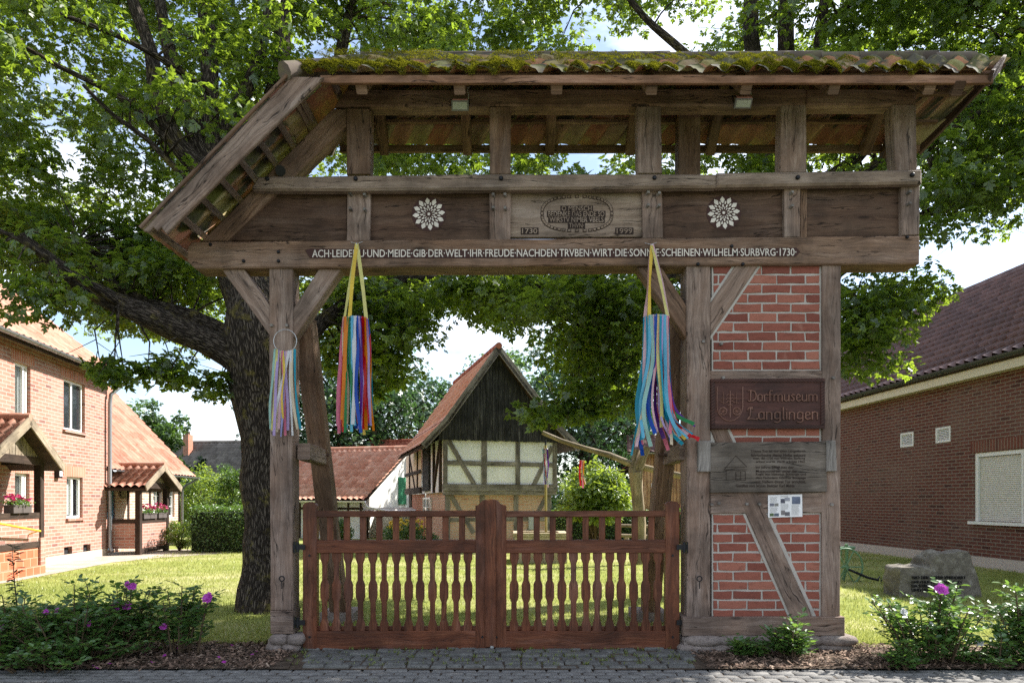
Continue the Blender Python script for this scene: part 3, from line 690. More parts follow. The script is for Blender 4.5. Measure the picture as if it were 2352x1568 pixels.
for top, bot, off in ((608.5, 850, 0), (980, 1018, 1), (1180, 1416, 0)):
    n = round((bot - top) / 21.9)
    for k in range(n):
        z1_, z0_ = gz(top + 2 + k * 21.9, .02), gz(top + 20 + k * 21.9, .02)
        x = 1889 - 5 - (33 if (k + off) % 2 else 66.4) - R.random() * 1.5; e = 1884
        while e > 1640:
            a = max(x, 1637)
            if e - a > 6:
                dx = [R.uniform(-1.1, 1.1) / 230 for _ in range(10)]; X0, X1 = gx(a + 1.8, .02), gx(e - 1.8, .02); xm = (X0 + X1) / 2
                bk.prism([(X0 + dx[0], z0_ + dx[1]), (xm, z0_ + dx[2]), (X1 + dx[3], z0_ + dx[4]), (X1 + dx[5], z1_ + dx[6]), (xm, z1_ + dx[7]), (X0 + dx[8], z1_ + dx[9])], .018 + R.random() * .004, .1, .004)
            e = x; x = e - 66.4 + R.uniform(-1.5, 1.5)
bk.build('brick_infill', BRICK1, GW)
mo = MB(); mo.box((gx(1760, .15), .145, (gz(606, .1) + gz(1417, .1)) / 2), (gx(1889, .1) - gx(1632, .1) + .05, .236, gz(606, .1) - gz(1417, .1) + .02)); 
for pts in ([(1686, 604), (1753, 604), (1632, 781), (1632, 686)], [(1705, 1178), (1768, 1178), (1876, 1416), (1810, 1416)], [(1632, 978), (1674, 978), (1692, 1016), (1632, 1016)]):
    mo.prism(px_poly(pts, .015), .0155, .08, .004, .004)
mo.build('mortar_bed', MORTAR, GW)
def rubble(name, x0, x1, y0, y1, z0, z1, n, mat, parent=None, seed=1):
    m = MB(); rr = random.Random(seed)
    m.box(((x0 + x1) / 2, (y0 + y1) / 2, (z0 + z1) / 2 - .02), (x1 - x0 - .05, y1 - y0 - .05, z1 - z0 - .03), r=.5)
    for i in range(n):
        cx = x0 + (x1 - x0) * (i + .5) / n; w = (x1 - x0) / n * rr.uniform(.95, 1.25)
        for lv in range(2):
            c = V((cx + rr.uniform(-.02, .02) + lv * .04, y0 + .1, z0 + (z1 - z0) * (.28 + .47 * lv))); s_ = V((w * .55, .13, (z1 - z0) * .32))
            rows = []; o = rr.random() * 50
            for a in range(7):
                th = math.pi * a / 6; rows.append([c + V((s_.x * math.copysign(abs(math.sin(th)) ** .6, 1) * math.copysign(abs(math.cos(p)) ** .7, math.cos(p)), s_.y * math.sin(th) ** .6 * math.copysign(abs(math.sin(p)) ** .7, math.sin(p)), -s_.z * math.copysign(abs(math.cos(th)) ** .7, math.cos(th)))) * 1 + V((0, 0, 0)) + V((nz(o + a, p), nz(o + p, a), nz(a, p, o))) * .012 for p in (2 * math.pi * k / 12 for k in range(12))])
            m.grid(rows, True, smooth=True)
    return m.build(name, mat, parent)
rubble('stone_base', gx(612), gx(692), -.05, .27, -.02, .165, 2, FIELDST, GW, 3)
rubble('stone_base', gx(1563), gx(1953), -.07, .32, -.02, .155, 5, FIELDST, GW, 5)
for pxe, pye in ((648, 1328), (1606, 1328)):
    m = MB(); c = G(pxe, pye, -.02); m.tube([c + V((.025 * math.cos(t), -.01, .025 * math.sin(t))) for t in (k * math.pi / 6 for k in range(13))], .006, 6); m.tube([c + V((0, -.01, -.025)), c + V((0, -.01, -.1))], .005, 6); m.build('iron_ring', IRON, GW)
for pts in ([(1603, 1012), (1633, 1012), (1633, 1083), (1604, 1083)], [(1899, 1011), (1920, 1011), (1923, 1082), (1899, 1082)]):
    plank('wedge_block', WFRAME, GW, pts, -.05, .05, .004, grain=(0, 1))

# ------------------------------------------------------------------ gate leaves
BAL = [(0, .5), (.095, .5), (.11, .44), (.155, .3), (.36, .29), (.39, .42), (.42, .5), (.575, .5), (.6, .42), (.635, .3), (.84, .29), (.87, .36), (.9, .47), (.93, .5), (1., .5)]
def gate_leaf(xl, xr, hinge, slats, bals, label):
    g = thing('wooden_gate', G((xl + xr) / 2, 1495, .06), label, 'gate', 'brown gate leaves under the timber gateway')
    y = .06; b0 = xl + (33 if hinge < 0 else 30); b1 = xr - (30 if hinge < 0 else 33)
    A = lambda nm, pts, yy, dp, gr=None: plank(nm, WGATE, g, pts, yy, dp, .0015, .006, gr)
    if hinge < 0:
        A('stile', [(695, 1491), (695, 1160), (699, 1155), (711, 1152), (722, 1155), (727, 1160), (727, 1491)], y - .03, .09)
        A('stile', [(1092, 1493), (1092, 1161), (1098, 1159), (1108, 1149), (1115, 1147), (1120, 1149), (1120, 1493)], y - .03, .09)
        A('cover_strip', [(1114, 1486), (1114, 1149), (1126, 1147), (1139, 1149), (1139, 1486)], y - .055, .025)
    else:
        A('stile', [(1529, 1491), (1529, 1158), (1535, 1152), (1545, 1150), (1556, 1152), (1561, 1158), (1561, 1491)], y - .03, .09)
        A('stile', [(1127, 1493), (1127, 1148), (1134, 1146), (1142, 1148), (1150, 1157), (1163, 1161), (1163, 1493)], y - .028, .088)
    A('rail', [(b0 - 2, 1173), (b1 + 2, 1172), (b1 + 2, 1186), (b0 - 2, 1187)], y - .02, .075)
    A('rail', [(b0 - 2, 1240), (b1 + 2, 1239), (b1 + 2, 1269), (b0 - 2, 1270)], y - .02, .075)
    A('rail', [(b0 - 2, 1449), (b1 + 2, 1448), (b1 + 2, 1490), (b0 - 2, 1491)], y - .022, .06)
    A('rail', [(b0 - 2, 1437), (b1 + 2, 1437), (b1 + 2, 1447), (b0 - 2, 1447)], y + .022, .02)
    for c in slats: A('slat', [(c - 7, 1184), (c + 7, 1184), (c + 7, 1243), (c - 7, 1243)], y + .005, .025, (0, 1))
    for c in bals:
        o = []; c += R.gauss(0, .5); tl = R.gauss(0, .9); sc_ = R.uniform(.96, 1.05)
        for t, w in BAL: o.append((c + tl * (t - .5) - w * 20.3 * sc_, 1266 + t * 183))
        for t, w in BAL[::-1]: o.append((c + tl * (t - .5) + w * 20.3 * sc_, 1266 + t * 183))
        A('baluster', o, y - .005, .026, (0, 1))
    for py in (1256, 1429):
        m = MB(); xx = 694 if hinge < 0 else 1561; s = hinge
        c = G(xx, py, y - .045); m.box(c + V((s * .03, .0, 0)), (.12, .014, .05)); m.box(c + V((s * .075, .01, 0)), (.014, .05, .11)); m.tube([c + V((s * .045, 0, -.05)), c + V((s * .045, 0, .05))], .016, 8); m.build('hinge', IRON, g)
    m = MB()
    for c in ((711, 1275), (711, 1462), (1108, 1462)) if hinge < 0 else ((1545, 1275), (1545, 1462), (1140, 1462)):
        p = G(*c, y - .035); m.tube([p, p + V((0, -.006, 0))], .012, 8)
    m.build('bolt_head', IRON, g)
    return g
zs = lambda L: [588 + .4333 * z for z in L]
gate_leaf(695, 1127, -1, zs((392, 480, 567, 653, 741, 828, 917, 1004, 1092)), zs((364, 427, 489, 554, 617, 681, 745, 807, 870, 933, 997, 1060, 1123)), 'left-hand brown gate leaf, with the cover strip, beside the post with the ring')
gate_leaf(1127, 1561, 1, zs((1400, 1488, 1573, 1661, 1748, 1835, 1921, 2009, 2097)), zs((1370, 1433, 1496, 1559, 1623, 1686, 1749, 1812, 1876, 1939, 2003, 2066, 2129)), 'right-hand brown gate leaf, hinged beside the brick pillar')
m = MB(); p = G(1130, 1500, -.02); m.box((p.x, -.03, .012), (.21, .07, .022)); m.box((p.x, .0, .035), (.03, .02, .04)); tag(m.build('gate_stop', STEEL, origin=(p.x, -.03, 0)), 'flat pale metal gate stop on the cobbles where the leaves meet', 'gate stop')

# ------------------------------------------------------------------ signs on the pillar
sg_ = thing('carved_sign', G(1763, 983, -.06), 'dark red-brown carved sign with coat of arms and raised lettering on the brick pillar', 'sign')
ys = -.035; plank('board', WSIGN, sg_, [(1633, 870), (1894, 868), (1894, 983), (1633, 985)], ys, .035, .001, .004, (1, 0))
fr = MB()
for a, b, c, d in ((1633, 870, 1894, 878), (1633, 976, 1894, 984.5), (1633, 878.5, 1642, 975.5), (1885, 878.5, 1894, 975.5)):
    fr.prism(px_poly([(a, b), (c, b), (c, d), (a, d)], ys), ys - .01, ys, .003)
fr.build('frame', WSIGN, sg_)
rp = MB()
for i in range(36):
    for py, s in ((874, -1), (980, -1)):
        x = 1637 + i * 7.1; sl = 5 if x < 1763 else -5
        rp.prism(px_poly([(x - sl + 0, py + 3.6), (x + sl, py - 3.6), (x + sl + 2.3, py - 3.6), (x - sl + 2.3, py + 3.6)], ys), ys - .012, ys - .008, .001)
for i in range(14):
    for px_, s in ((1637.5, 1), (1889.5, 1)):
        yv = 882 + i * 7; rp.prism(px_poly([(px_ - 4, yv + 4), (px_ - 4, yv + 1.6), (px_ + 4, yv - 4), (px_ + 4, yv - 1.6)], ys), ys - .012, ys - .008, .001)
rp.build('rope_border', GROOVE, sg_)
WSIGNL = wood('sign_relief', (.1, .045, .03), (.18, .085, .058), (.26, .13, .09), (.12, .052, .034), .4, .5, .2, .3)
L = MB(); LD = MB()
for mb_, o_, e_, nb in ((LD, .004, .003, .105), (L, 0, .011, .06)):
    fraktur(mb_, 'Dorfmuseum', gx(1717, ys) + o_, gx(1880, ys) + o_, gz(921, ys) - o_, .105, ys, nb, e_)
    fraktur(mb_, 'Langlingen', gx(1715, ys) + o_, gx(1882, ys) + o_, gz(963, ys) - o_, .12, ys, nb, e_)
L.build('lettering', WSIGNL, sg_); LD.build('painted_letter_shadow', GROOVE, sg_)  # dark offset copy of the letters paints their shadow on the board
E = MB(); P_ = lambda a, b: G(a, b, ys - .004)
shl = [(1647, 888), (1647, 935), (1650, 948), (1658, 959), (1668, 965), (1677, 966.5), (1687, 964), (1697, 957), (1703, 947), (1706, 935), (1706, 888)]
E.tube([P_(*p) for p in shl], .005, 6)
for cx_ in (1661, 1692):
    E.tube([P_(cx_ + 8.5 * math.cos(t), 944 + 8.5 * math.sin(t)) for t in (k * math.pi / 8 for k in range(17))], .005, 6)
    for k in range(4):
        a = k * math.pi / 4; E.tube([P_(cx_ - 8 * math.cos(a), 944 - 8 * math.sin(a)), P_(cx_ + 8 * math.cos(a), 944 + 8 * math.sin(a))], .003, 5)
    E.tube([P_(cx_, 928), P_(cx_, 900)], .0035, 5); E.tube([P_(cx_ - 7, 922), P_(cx_ + 6, 926)], .003, 5); E.tube([P_(cx_ - 6, 914), P_(cx_ + 5, 916)], .003, 5)
E.tube([P_(1677, 897), P_(1677, 958)], [.006, .005], 6)
for yy, w in ((906, 9), (914, 10), (921, 9)): E.tube([P_(1677 - w, yy + 3), P_(1677 - w * .5, yy - 1), P_(1677, yy + 2), P_(1677 + w * .5, yy - 1), P_(1677 + w, yy + 3)], .0045, 6)
E.tube([P_(1671, 932), P_(1677, 927), P_(1683, 932)], .005, 6)
E.build('coat_of_arms', WSIGNL, sg_)

ib_ = thing('information_board', G(1765, 1131, -.05), 'grey oak board with small carved text and house sketch across the brick pillar', 'sign')
yb = -.032; plank('board', WBOARD, ib_, [(1631, 1016), (1899, 1013), (1900, 1129), (1632, 1131)], yb, .032, .003, .004, (1, 0))
T = MB()
for s_, a, b, u in (("Dieses Tor ist der alten Längsdurch", 1725, 1850, 1037), ("fahrtscheune dieses Hofes entnom", 1725, 1850, 1045.3), ("men, die 1730 von Wilhelm Surborg", 1730, 1849, 1053.3), ("erbaut wurde. Abriß erfolgte 1962.", 1736, 1850, 1061),
                    ("Im Jahre 2000 hat der", 1736, 1824, 1074), ("Museumsverein unter der", 1736, 1831, 1082), ("Regie von Heinrich Bütepage und", 1736, 1851, 1090), ("dem Fachmann Günther Bütepage", 1736, 1851, 1098), ("mit Helfern dieses Tor errichtet.", 1736, 1851, 1106.5), ("Gestiftet vom letzten Besitzer Karl Mehle", 1690, 1825, 1115.5)):
    text_mb(s_, gx(a, yb), gx(b, yb), gz(u + 2.6, yb), gz(u - 4.2, yb), yb, .0018, .016, mb=T)
for pts in ([(1663, 1078), (1690, 1046), (1716, 1072)], [(1663, 1078), (1716, 1078)], [(1668, 1078), (1668, 1102)], [(1690, 1102), (1690, 1082), (1712, 1082), (1712, 1102), (1690, 1102)], [(1701, 1082), (1701, 1102)], [(1690, 1092), (1712, 1092)], [(1664, 1072), (1712, 1072)]):
    for p, q in zip(pts, pts[1:]): T.bar(G(*p, yb), G(*q, yb), .0035, .006, (0, 1, 0))
T.build('carved_text', GROOVE, ib_)
pg = thing('paper_notice', G(1803, 1188, -.01), 'white printed paper notice with small photographs, pinned below the grey board', 'notice')
yp = -.004
m = MB(); a, b, c, d = [G(*q, yp) for q in ((1764.5, 1188), (1843, 1186), (1842.5, 1134.5), (1764, 1136.5))]
m.face([a, b, c, d]); m.face([p + V((0, .003, 0)) for p in (d, c, b, a)])
for p, q in ((a, b), (b, c), (c, d), (d, a)): m.face([q, p, p + V((0, .003, 0)), q + V((0, .003, 0))])
m.build('sheet', plain('paper', (.74, .72, .71), .8, var=.03), pg)
ph = []
for i, (u0, u1, v0, v1) in enumerate(((1768, 1778, 1155, 1162), (1779, 1788, 1155, 1162), (1793, 1803, 1145, 1155), (1802, 1814, 1142, 1150), (1819, 1838, 1140, 1157), (1768, 1777, 1178, 1185), (1778, 1789, 1178, 1185), (1794, 1803, 1171, 1182), (1803, 1814, 1175, 1184))):
    m = MB(); m.prism(px_poly([(u0, v0), (u1, v0), (u1, v1), (u0, v1)], yp), yp - .002 - i * .0001, yp - .001, .0003)
    c_ = [(.14, .14, .17), (.2, .19, .17), (.07, .07, .09), (.25, .25, .28), (.12, .14, .2), (.08, .12, .05), (.1, .12, .15), (.18, .16, .16), (.12, .11, .12)][i]
    m.build('printed_photo', plain('print', c_, .6, var=.7), pg)
m = MB()
for u, v0, v1 in ((1768, 1141, 1153), (1768, 1164, 1176), (1793, 1157, 1169), (1793, 1138, 1141), (1818, 1159, 1183)):
    v = v0
    while v < v1: m.prism(px_poly([(u, v), (u + R.uniform(13, 20), v), (u + 17, v + .9), (u, v + .9)], yp), yp - .0015, yp - .001, .0001); v += 2.2
m.build('printed_lines', plain('ink', (.36, .35, .35), .8), pg)['kind'] = 'stuff'

# ------------------------------------------------------------------ floodlights under the eaves
def flood(px, py, tilt, w, label):
    g = thing('floodlight', G(px, py, -.12), label, 'floodlight', 'small floodlights under the gateway roof')
    c = G(px, py, -.12); m = MB(); up = V((0, -math.sin(tilt), math.cos(tilt))); fw = V((0, -math.cos(tilt), -math.sin(tilt)))
    m.box(c, (w, .05, .09), (1, 0, 0), fw, up); 
    for k in range(5): m.box(c - fw * .035 + V(((k - 2) * w * .2, 0, 0)), (.006, .02, .08), (1, 0, 0), fw, up)
    m.build('housing', plain('grey_metal', (.2, .2, .19), .5, .5), g)
    m = MB(); m.box(c + fw * .027, (w * .84, .006, .062), (1, 0, 0), fw, up); m.build('glass', plain('lamp_glass', (.42, .45, .38), .25, spec=.6), g)
    m = MB(); m.box(c + up * .052 , (w * .9, .055, .01), (1, 0, 0), fw, up); m.build('rim', plain('red_rim', (.35, .16, .13), .5), g)
    m = MB()
    for s in (-1, 1): m.tube([c + V((s * w * .52, 0, 0)), c + V((s * w * .52, .06, .1))], .006, 6)
    m.tube([c + V((-w * .52, .06, .1)), c + V((w * .52, .06, .1))], .006, 6); m.build('bracket', IRON, g)
    m = MB(); m.tube([c + V((w * .45, 0, .04)), c + V((w * .5, 0, .1)), c + V((w * .4, .02, .17)), c + V((w * .55, .06, .22)), c + V((w * .4, .1, .24))], .005, 6); m.build('cable', plain('grey_cable', (.35, .34, .3), .6), g)
flood(1057, 243, .55, .165, 'small floodlight hanging level under the eaves with a looped cable, above the left rosette')
flood(1706, 236, .8, .165, 'small floodlight tilted forward under the eaves above the brick pillar')

# ------------------------------------------------------------------ ribbon hoops
RC = {k: leafmat('ribbon_' + k, c, [min(1, x * 1.1) for x in c], c, .3, .015, .3) for k, c in dict(
    pink=(.62, .16, .25), palepink=(.62, .4, .44), red=(.5, .008, .012), orange=(.66, .2, .006), yellow=(.66, .46, .06), paleyellow=(.6, .55, .2), cream=(.6, .5, .36), green=(.02, .2, .06), mint=(.3, .5, .44), sky=(.12, .42, .6), turq=(.01, .26, .38), blue=(.008, .06, .36), violet=(.09, .015, .22), lilac=(.4, .3, .55), white=(.6, .6, .62), lav=(.28, .28, .52)).items()}
def ribbon(parent, col, pts, w, yaw=None, tw=.6):
    # a flat band through pts (world), swinging and turning along its length
    pts = [V(p) for p in pts]; n = 16; o = R.random() * 90; rows = []
    yaw = R.uniform(-.5, .5) if yaw is None else yaw
    def sp(t):
        k = t * (len(pts) - 1); i = min(int(k), len(pts) - 2); f = k - i
        p0, p1, p2, p3 = pts[max(i - 1, 0)], pts[i], pts[i + 1], pts[min(i + 2, len(pts) - 1)]
        return .5 * ((2 * p1) + (p2 - p0) * f + (2 * p0 - 5 * p1 + 4 * p2 - p3) * f * f + (3 * p1 - p0 - 3 * p2 + p3) * f ** 3)
    for i in range(n + 1):
        t = i / n; c = sp(t); d = (sp(min(1, t + .03)) - sp(max(0, t - .03))).normalized()
        a = yaw + tw * nz(o + t * 2.2, 7) * 1.8
        s = V((math.cos(a), math.sin(a), 0)); s = (s - d * s.dot(d)).normalized()
        rows.append([c - s * w / 2, c + s * w / 2])
    m = MB(); m.grid(rows, smooth=True); return m.build('ribbon', RC[col], parent)
def hoop(parent, c, r, horizontal=True, rad=.0035):
    m = MB(); m.tube([c + (V((r * math.cos(t), r * math.sin(t) * 1., 0)) if horizontal else V((r * math.cos(t), 0, r * math.sin(t)))) for t in (k * math.pi / 14 for k in range(29))], rad, 6, cap=False); m.build('hoop', STEEL, parent)
# small hoop hung flat on the left post
c = G(655, 783, -.03); g = thing('ribbon_hoop', c, 'upright wire hoop with pastel ribbons hung on the left gate post', 'ribbon hoop'); hoop(g, c, .115, False)
for px0, px1, ln, col in ((631, 621, 985, 'mint'), (636, 625, 988, 'paleyellow'), (640, 629, 1000, 'lilac'), (644, 636, 992, 'cream'), (648, 655, 1000, 'pink'), (652, 645, 1003, 'lav'), (655, 661, 988, 'lilac'), (659, 640, 985, 'palepink'), (664, 627, 990, 'white'), (668, 672, 1000, 'white'), (671, 683, 985, 'cream'), (677, 690, 985, 'turq'), (650, 650, 960, 'yellow')):
    p0 = G(px0, 807 + abs(px0 - 655) * -.25, -.045); p1 = G(px1, ln, -.07 - R.random() * .06)
    ribbon(g, col, [p0, p0.lerp(p1, .35) + V((R.uniform(-.02, .02), -.02, 0)), p0.lerp(p1, .7) + V((R.uniform(-.02, .02), -.03, 0)), p1], .026, tw=.6)
def hanging(px, py, pxr, pyr, rpx, label, straps, cols, endfun, y=-.2):
    top = G(px, py, -.05); c = G(pxr, pyr, y); r = rpx / 230
    g = thing('ribbon_hoop', c, label, 'ribbon hoop', 'ribbon hoops hanging from the lintel'); hoop(g, c, r)
    m = MB(); m.tube([top + V((-.09, .03, .035)), top, top + V((.07, .03, .04))], .0025, 5); m.tube([top + V((0, .04, 0)), top + V((0, -.02, -.005))], .006, 6); m.build('hanger_wire', STEEL, g)
    for col, a in straps:
        e = c + V((r * math.cos(a), r * math.sin(a), 0)); ribbon(g, col, [top + V((0, -.01, 0)), top.lerp(e, .5) + V((R.uniform(-.015, .015), 0, 0)), e], .036, tw=.5)
    n = len(cols)
    for i, col in enumerate(cols):
        a = math.pi * (1 + (i + .5) / n * 1.0) if i < n * .62 else math.pi * (i - n * .62) / (n * .38)
        if i < n * .62: a = math.pi * (1 + (i + .5) / (n * .62))
        s = c + V((r * math.cos(a), r * math.sin(a), .01)); pts, w = endfun(s, math.cos(a), i, col); ribbon(g, col, pts, w, yaw=R.uniform(-.6, .6), tw=.75)
def end_mid(s, ca, i, col):
    l = R.uniform(.94, 1.12); e = s + V((ca * .03 + R.uniform(-.045, .04), R.uniform(-.04, .04), -l))
    return [s, s.lerp(e, .3) + V((ca * .015, R.uniform(-.02, .02), 0)), s.lerp(e, .65) + V((R.uniform(-.03, .03), R.uniform(-.02, .02), 0)), e], R.choice((.026, .032, .038))
hanging(820, 560, 817, 734, 25, 'rainbow ribbons hanging straight from a hoop at the left of the lintel', (('paleyellow', 3.3), ('yellow', 4.4), ('paleyellow', 6.1)),
        ['violet', 'pink', 'pink', 'cream', 'red', 'orange', 'orange', 'green', 'green', 'sky', 'sky', 'white', 'blue', 'lilac', 'violet', 'red', 'red', 'orange', 'lilac', 'pink', 'blue', 'red', 'orange', 'turq', 'red', 'violet', 'yellow', 'red', 'orange', 'blue', 'green', 'sky', 'yellow', 'pink'], end_mid)
def end_r(s, ca, i, col):
    l = R.uniform(1.1, 1.34); k = max(0., (ca + .7)) * R.random() ** 1.1
    e = s + V((-.17 * (ca < .1) * R.random() + .2 * k + R.uniform(-.06, .05), R.uniform(-.1, .08), -l + .12 * k))
    return [s, s + V((R.uniform(-.02, .02), 0, -l * .35)), s + V((-.05 * (ca < 0) + .05 * k + R.uniform(-.05, .03), R.uniform(-.05, .04), -l * .72)), e], R.choice((.02, .026, .03, .038))
hanging(1497, 562, 1507, 731, 26, 'blue and pink ribbons blown sideways from a hoop beside the brick pillar', (('palepink', 3.3), ('yellow', 3.9), ('paleyellow', 5.8), ('palepink', 6.2)),
        ['blue', 'turq', 'palepink', 'turq', 'cream', 'sky', 'mint', 'palepink', 'blue', 'pink', 'paleyellow', 'turq', 'lilac', 'sky', 'sky', 'palepink', 'pink', 'red', 'turq', 'violet', 'cream', 'blue', 'palepink', 'green', 'red', 'pink', 'violet', 'turq', 'cream', 'lilac', 'blue', 'pink', 'turq'], end_r)
_g = [o for o in bpy.data.objects if o.name.startswith('ribbon_hoop')][-1]
for a, b, col in ((1580, 998, 'palepink'), (1575, 1008, 'yellow'), (1568, 1020, 'turq'), (1566, 985, 'red'), (1562, 1012, 'cream')):
    s = G(1512 + R.uniform(-8, 16), 732, -.2); e = G(a, b, -.24)
    ribbon(_g, col, [s, s + V((.02, 0, -.5)), s.lerp(e, .72) + V((-.06, 0, -.16)), e], .034, tw=.3)
    if col == 'palepink': ribbon(_g, 'red', [e, e.lerp(G(1604, 1010, -.24), .5) + V((0, 0, .01)), G(1606, 1009, -.24)], .045, yaw=.2, tw=.3)
# ------------------------------------------------------------------ the setting
def sheet(name, pts, z, mat, kind='structure', label=None):
    m = MB(); m.face([(x, y, z) for x, y in pts]); return tag(m.build(name, mat), kind=kind)
def groundmat(name, a, b, c, sc=1.2, dry=None, df=.6):
    t = NT(name); p = t.geo(); n = t.noise(p, sc, 8, .65); f = t.noise(p, 45, 4, .7)
    col = t.mix(t.ramp(n, [(.35, a), (.5, b), (.68, c)]), [x * .5 for x in a], t.ramp(f, [(.5, 0.), (.8, .7)]))
    if dry: col = t.mix(col, dry, t.ramp(t.noise(t.map(p, (.5, 1, 1)), .55, 5, .6), [(.48, 0.), (.66, df)]))
    return t.fin(col, .95, t.bump(f, .7, .02), 0, .1)
LAWN = groundmat('lawn_ground', (.16, .19, .045), (.24, .27, .07), (.33, .335, .11), 1.4, (.48, .42, .24), .65)
EARTH = groundmat('earth', (.06, .045, .033), (.1, .075, .055), (.15, .115, .085), 6)
FIELD = groundmat('meadow', (.06, .09, .02), (.09, .13, .03), (.13, .17, .05), .3)
PATHM = groundmat('worn_path', (.32, .27, .21), (.42, .36, .3), (.5, .44, .37), 2.)
sheet('ground', [(-600, -60), (600, -60), (600, 900), (-600, 900)], -.03, FIELD)
sheet('lawn', [(-13.5, .22), (11.2, .22), (11.2, 26), (-13.5, 26)], 0, LAWN)
sheet('path', [(-13.2, 3.5), (-9.1, 3.5), (-9.3, 6.2), (-9.75, 9.8), (-9.3, 11.2), (-7.6, 13.6), (-7.6, 14.3), (-11.4, 14.3), (-13.2, 12)], .008, PATHM)
sheet('mulch_bed', [(-9, -.75), (gx(690, -.4), -.75), (gx(690, .3), .4), (-6, .45), (-9, .3)], .012, EARTH)
sheet('mulch_bed', [(gx(1575, -.4), -.75), (9, -.75), (9, .28), (4.6, .12), (gx(1575, .2), .3)], .012, EARTH)
sheet('path', [(-2.6, -.75), (2.0, -.75), (2.0, .5), (-2.6, .5)], .004, EARTH)
sheet('road_bed', [(-14, -9), (14, -9), (14, -.7), (-14, -.7)], -.012, EARTH)
def stone_field(name, items, mat):       # items: (centre, half-length, half-width, angle, top z)
    vs, fs, rr = [], [], []
    for (x, y), a, b, th, z in items:
        c, s = math.cos(th), math.sin(th); i0 = len(vs); k = .012
        for l, w, zz in ((a, b, z - .05), (a, b, z - k), (a - k, b - k, z)):
            for sx, sy in ((-1, -1), (1, -1), (1, 1), (-1, 1)):
                jx, jy = R.gauss(0, .003), R.gauss(0, .003)
                vs.append((x + (l * sx + jx) * c - (w * sy + jy) * s, y + (l * sx + jx) * s + (w * sy + jy) * c, zz + R.gauss(0, .0012)))
        for r_ in range(2):
            for q in range(4): fs.append((i0 + r_ * 4 + q, i0 + r_ * 4 + (q + 1) % 4, i0 + r_ * 4 + 4 + (q + 1) % 4, i0 + r_ * 4 + 4 + q))
        fs.append((i0 + 8, i0 + 9, i0 + 10, i0 + 11)); rr += [R.random()] * 9
    return npmesh(name, vs, fs, mat, rnd=rr)
it2 = []
for r_ in range(46):                       # plain courses further along the road on both sides
    y = -.762 - r_ * .104
    for s in range(-45, 46):
        x = s * .205 + (.1 if r_ % 2 else 0)
        it2.append(((x + R.gauss(0, .002), y + R.gauss(0, .001)), .098, .048, R.gauss(0, .01), R.gauss(0, .003)))
tag(stone_field('pavement', it2, PAVER), kind='structure')
it = []
for r_, (ya, hb) in enumerate(((-.66, .052), (-.53, .068), (-.375, .075), (-.21, .08), (-.05, .07), (.1, .07))):
    x = gx(688, ya) + R.uniform(0, .1)
    while x < gx(1572, ya):
        l = R.uniform(.055, .125); it.append(((x + l, ya + R.gauss(0, .008)), l - .004, hb - .005 + R.gauss(0, .005), R.gauss(0, .05), .022 + R.gauss(0, .008))); x += 2 * l + .008
co = stone_field('cobble_apron', it, COBBLE); tag(co, kind='structure')
bv = co.modifiers.new('round', 'BEVEL'); bv.width = .02; bv.segments = 2; bv.limit_method = 'ANGLE'
for f in co.data.polygons: f.use_smooth = True
# bark mulch chips and fallen petals
CHIP = np.array([[[-.5, -.5, 0], [.5, -.35, .05], [.45, .5, 0], [-.45, .4, .06]]]); CHIP[..., 1] *= .34
CHIPM = NT('bark_chips'); CHIPM = CHIPM.fin(CHIPM.ramp(CHIPM.rnd(), [(0, (.06, .038, .026)), (.5, (.15, .095, .065)), (.85, (.26, .17, .12)), (1, (.36, .27, .2))]), .9)
cp = []
for i in range(19000):
    if rng.random() < .55: x = rng.uniform(-7, gx(685, 0)); 
    else: x = rng.uniform(gx(1580, 0), 7)
    y = rng.uniform(-.79, .3 if x < 0 else .2)
    if y > -.06 and (gx(1580) < x < gx(1945) or gx(615) < x < gx(690)): continue
    cp.append((x, y, .02 + .025 * rng.random()))
scatter('bark_mulch', cp, rng.normal(0, .35, (len(cp), 3)) + (0, 0, 1), .02 + .05 * rng.random(len(cp)) ** 2, CHIP, CHIPM)['kind'] = 'stuff'
fp = [(rng.uniform(-6, -2.4), rng.uniform(-1.0, .1), .045) for _ in range(26)]
PET = np.array([[[-.5, -.4, .1], [.4, -.5, 0], [.6, .4, .12], [-.4, .5, 0]]])
scatter('fallen_petals', fp, rng.normal(0, .3, (26, 3)) + (0, 0, 1), [.035] * 26, PET, PETALP)['kind'] = 'stuff'
# grass blades
BLADE = np.array([[[0, -.07, 0], [0, .07, 0], [.55, .05, .0], [1., 0, .22]]])
N_ = 150000; d = 7.1 + 15 * rng.random(N_) ** 1.7; xx = (rng.random(N_) * 2 - 1) * (d * .78 + .3); yy = d - D0
ok = (xx > -9.2 - .07 * np.maximum(yy - 6, 0)) & (xx < 10.6) & ((xx < -2.3) & (yy > .33) | (xx > 1.6) & (yy > .2) | (yy > .12))
ok &= ~((xx > 1.65) & (xx < 3.45) & (yy < .4))
xx, yy, d = xx[ok], yy[ok], d[ok]; n = len(xx)
lean = rng.normal(0, .5, (n, 3)) * (1, 1, 0) + (0, 0, 1.)
nrm = rng.normal(0, 1, (n, 3)) * (1, 1, .15)
pn = np.array([mnoise.noise(V((a * .55 * .5, b * .55, 3.))) for a, b in zip(xx, yy)])
GRS = leafmat('grass_blade_dry', (.15, .2, .035), (.5, .48, .19), (.58, .62, .16), .42, .03)
scatter('grass', np.stack([xx, yy, np.zeros(n)], 1), nrm, (.022 + .026 * rng.random(n)) * (1 + d * .03), BLADE, GRS, rr=np.clip(.22 + pn * .75 + rng.normal(0, .16, n), 0, 1), tang=lean)['kind'] = 'stuff'
gt = []
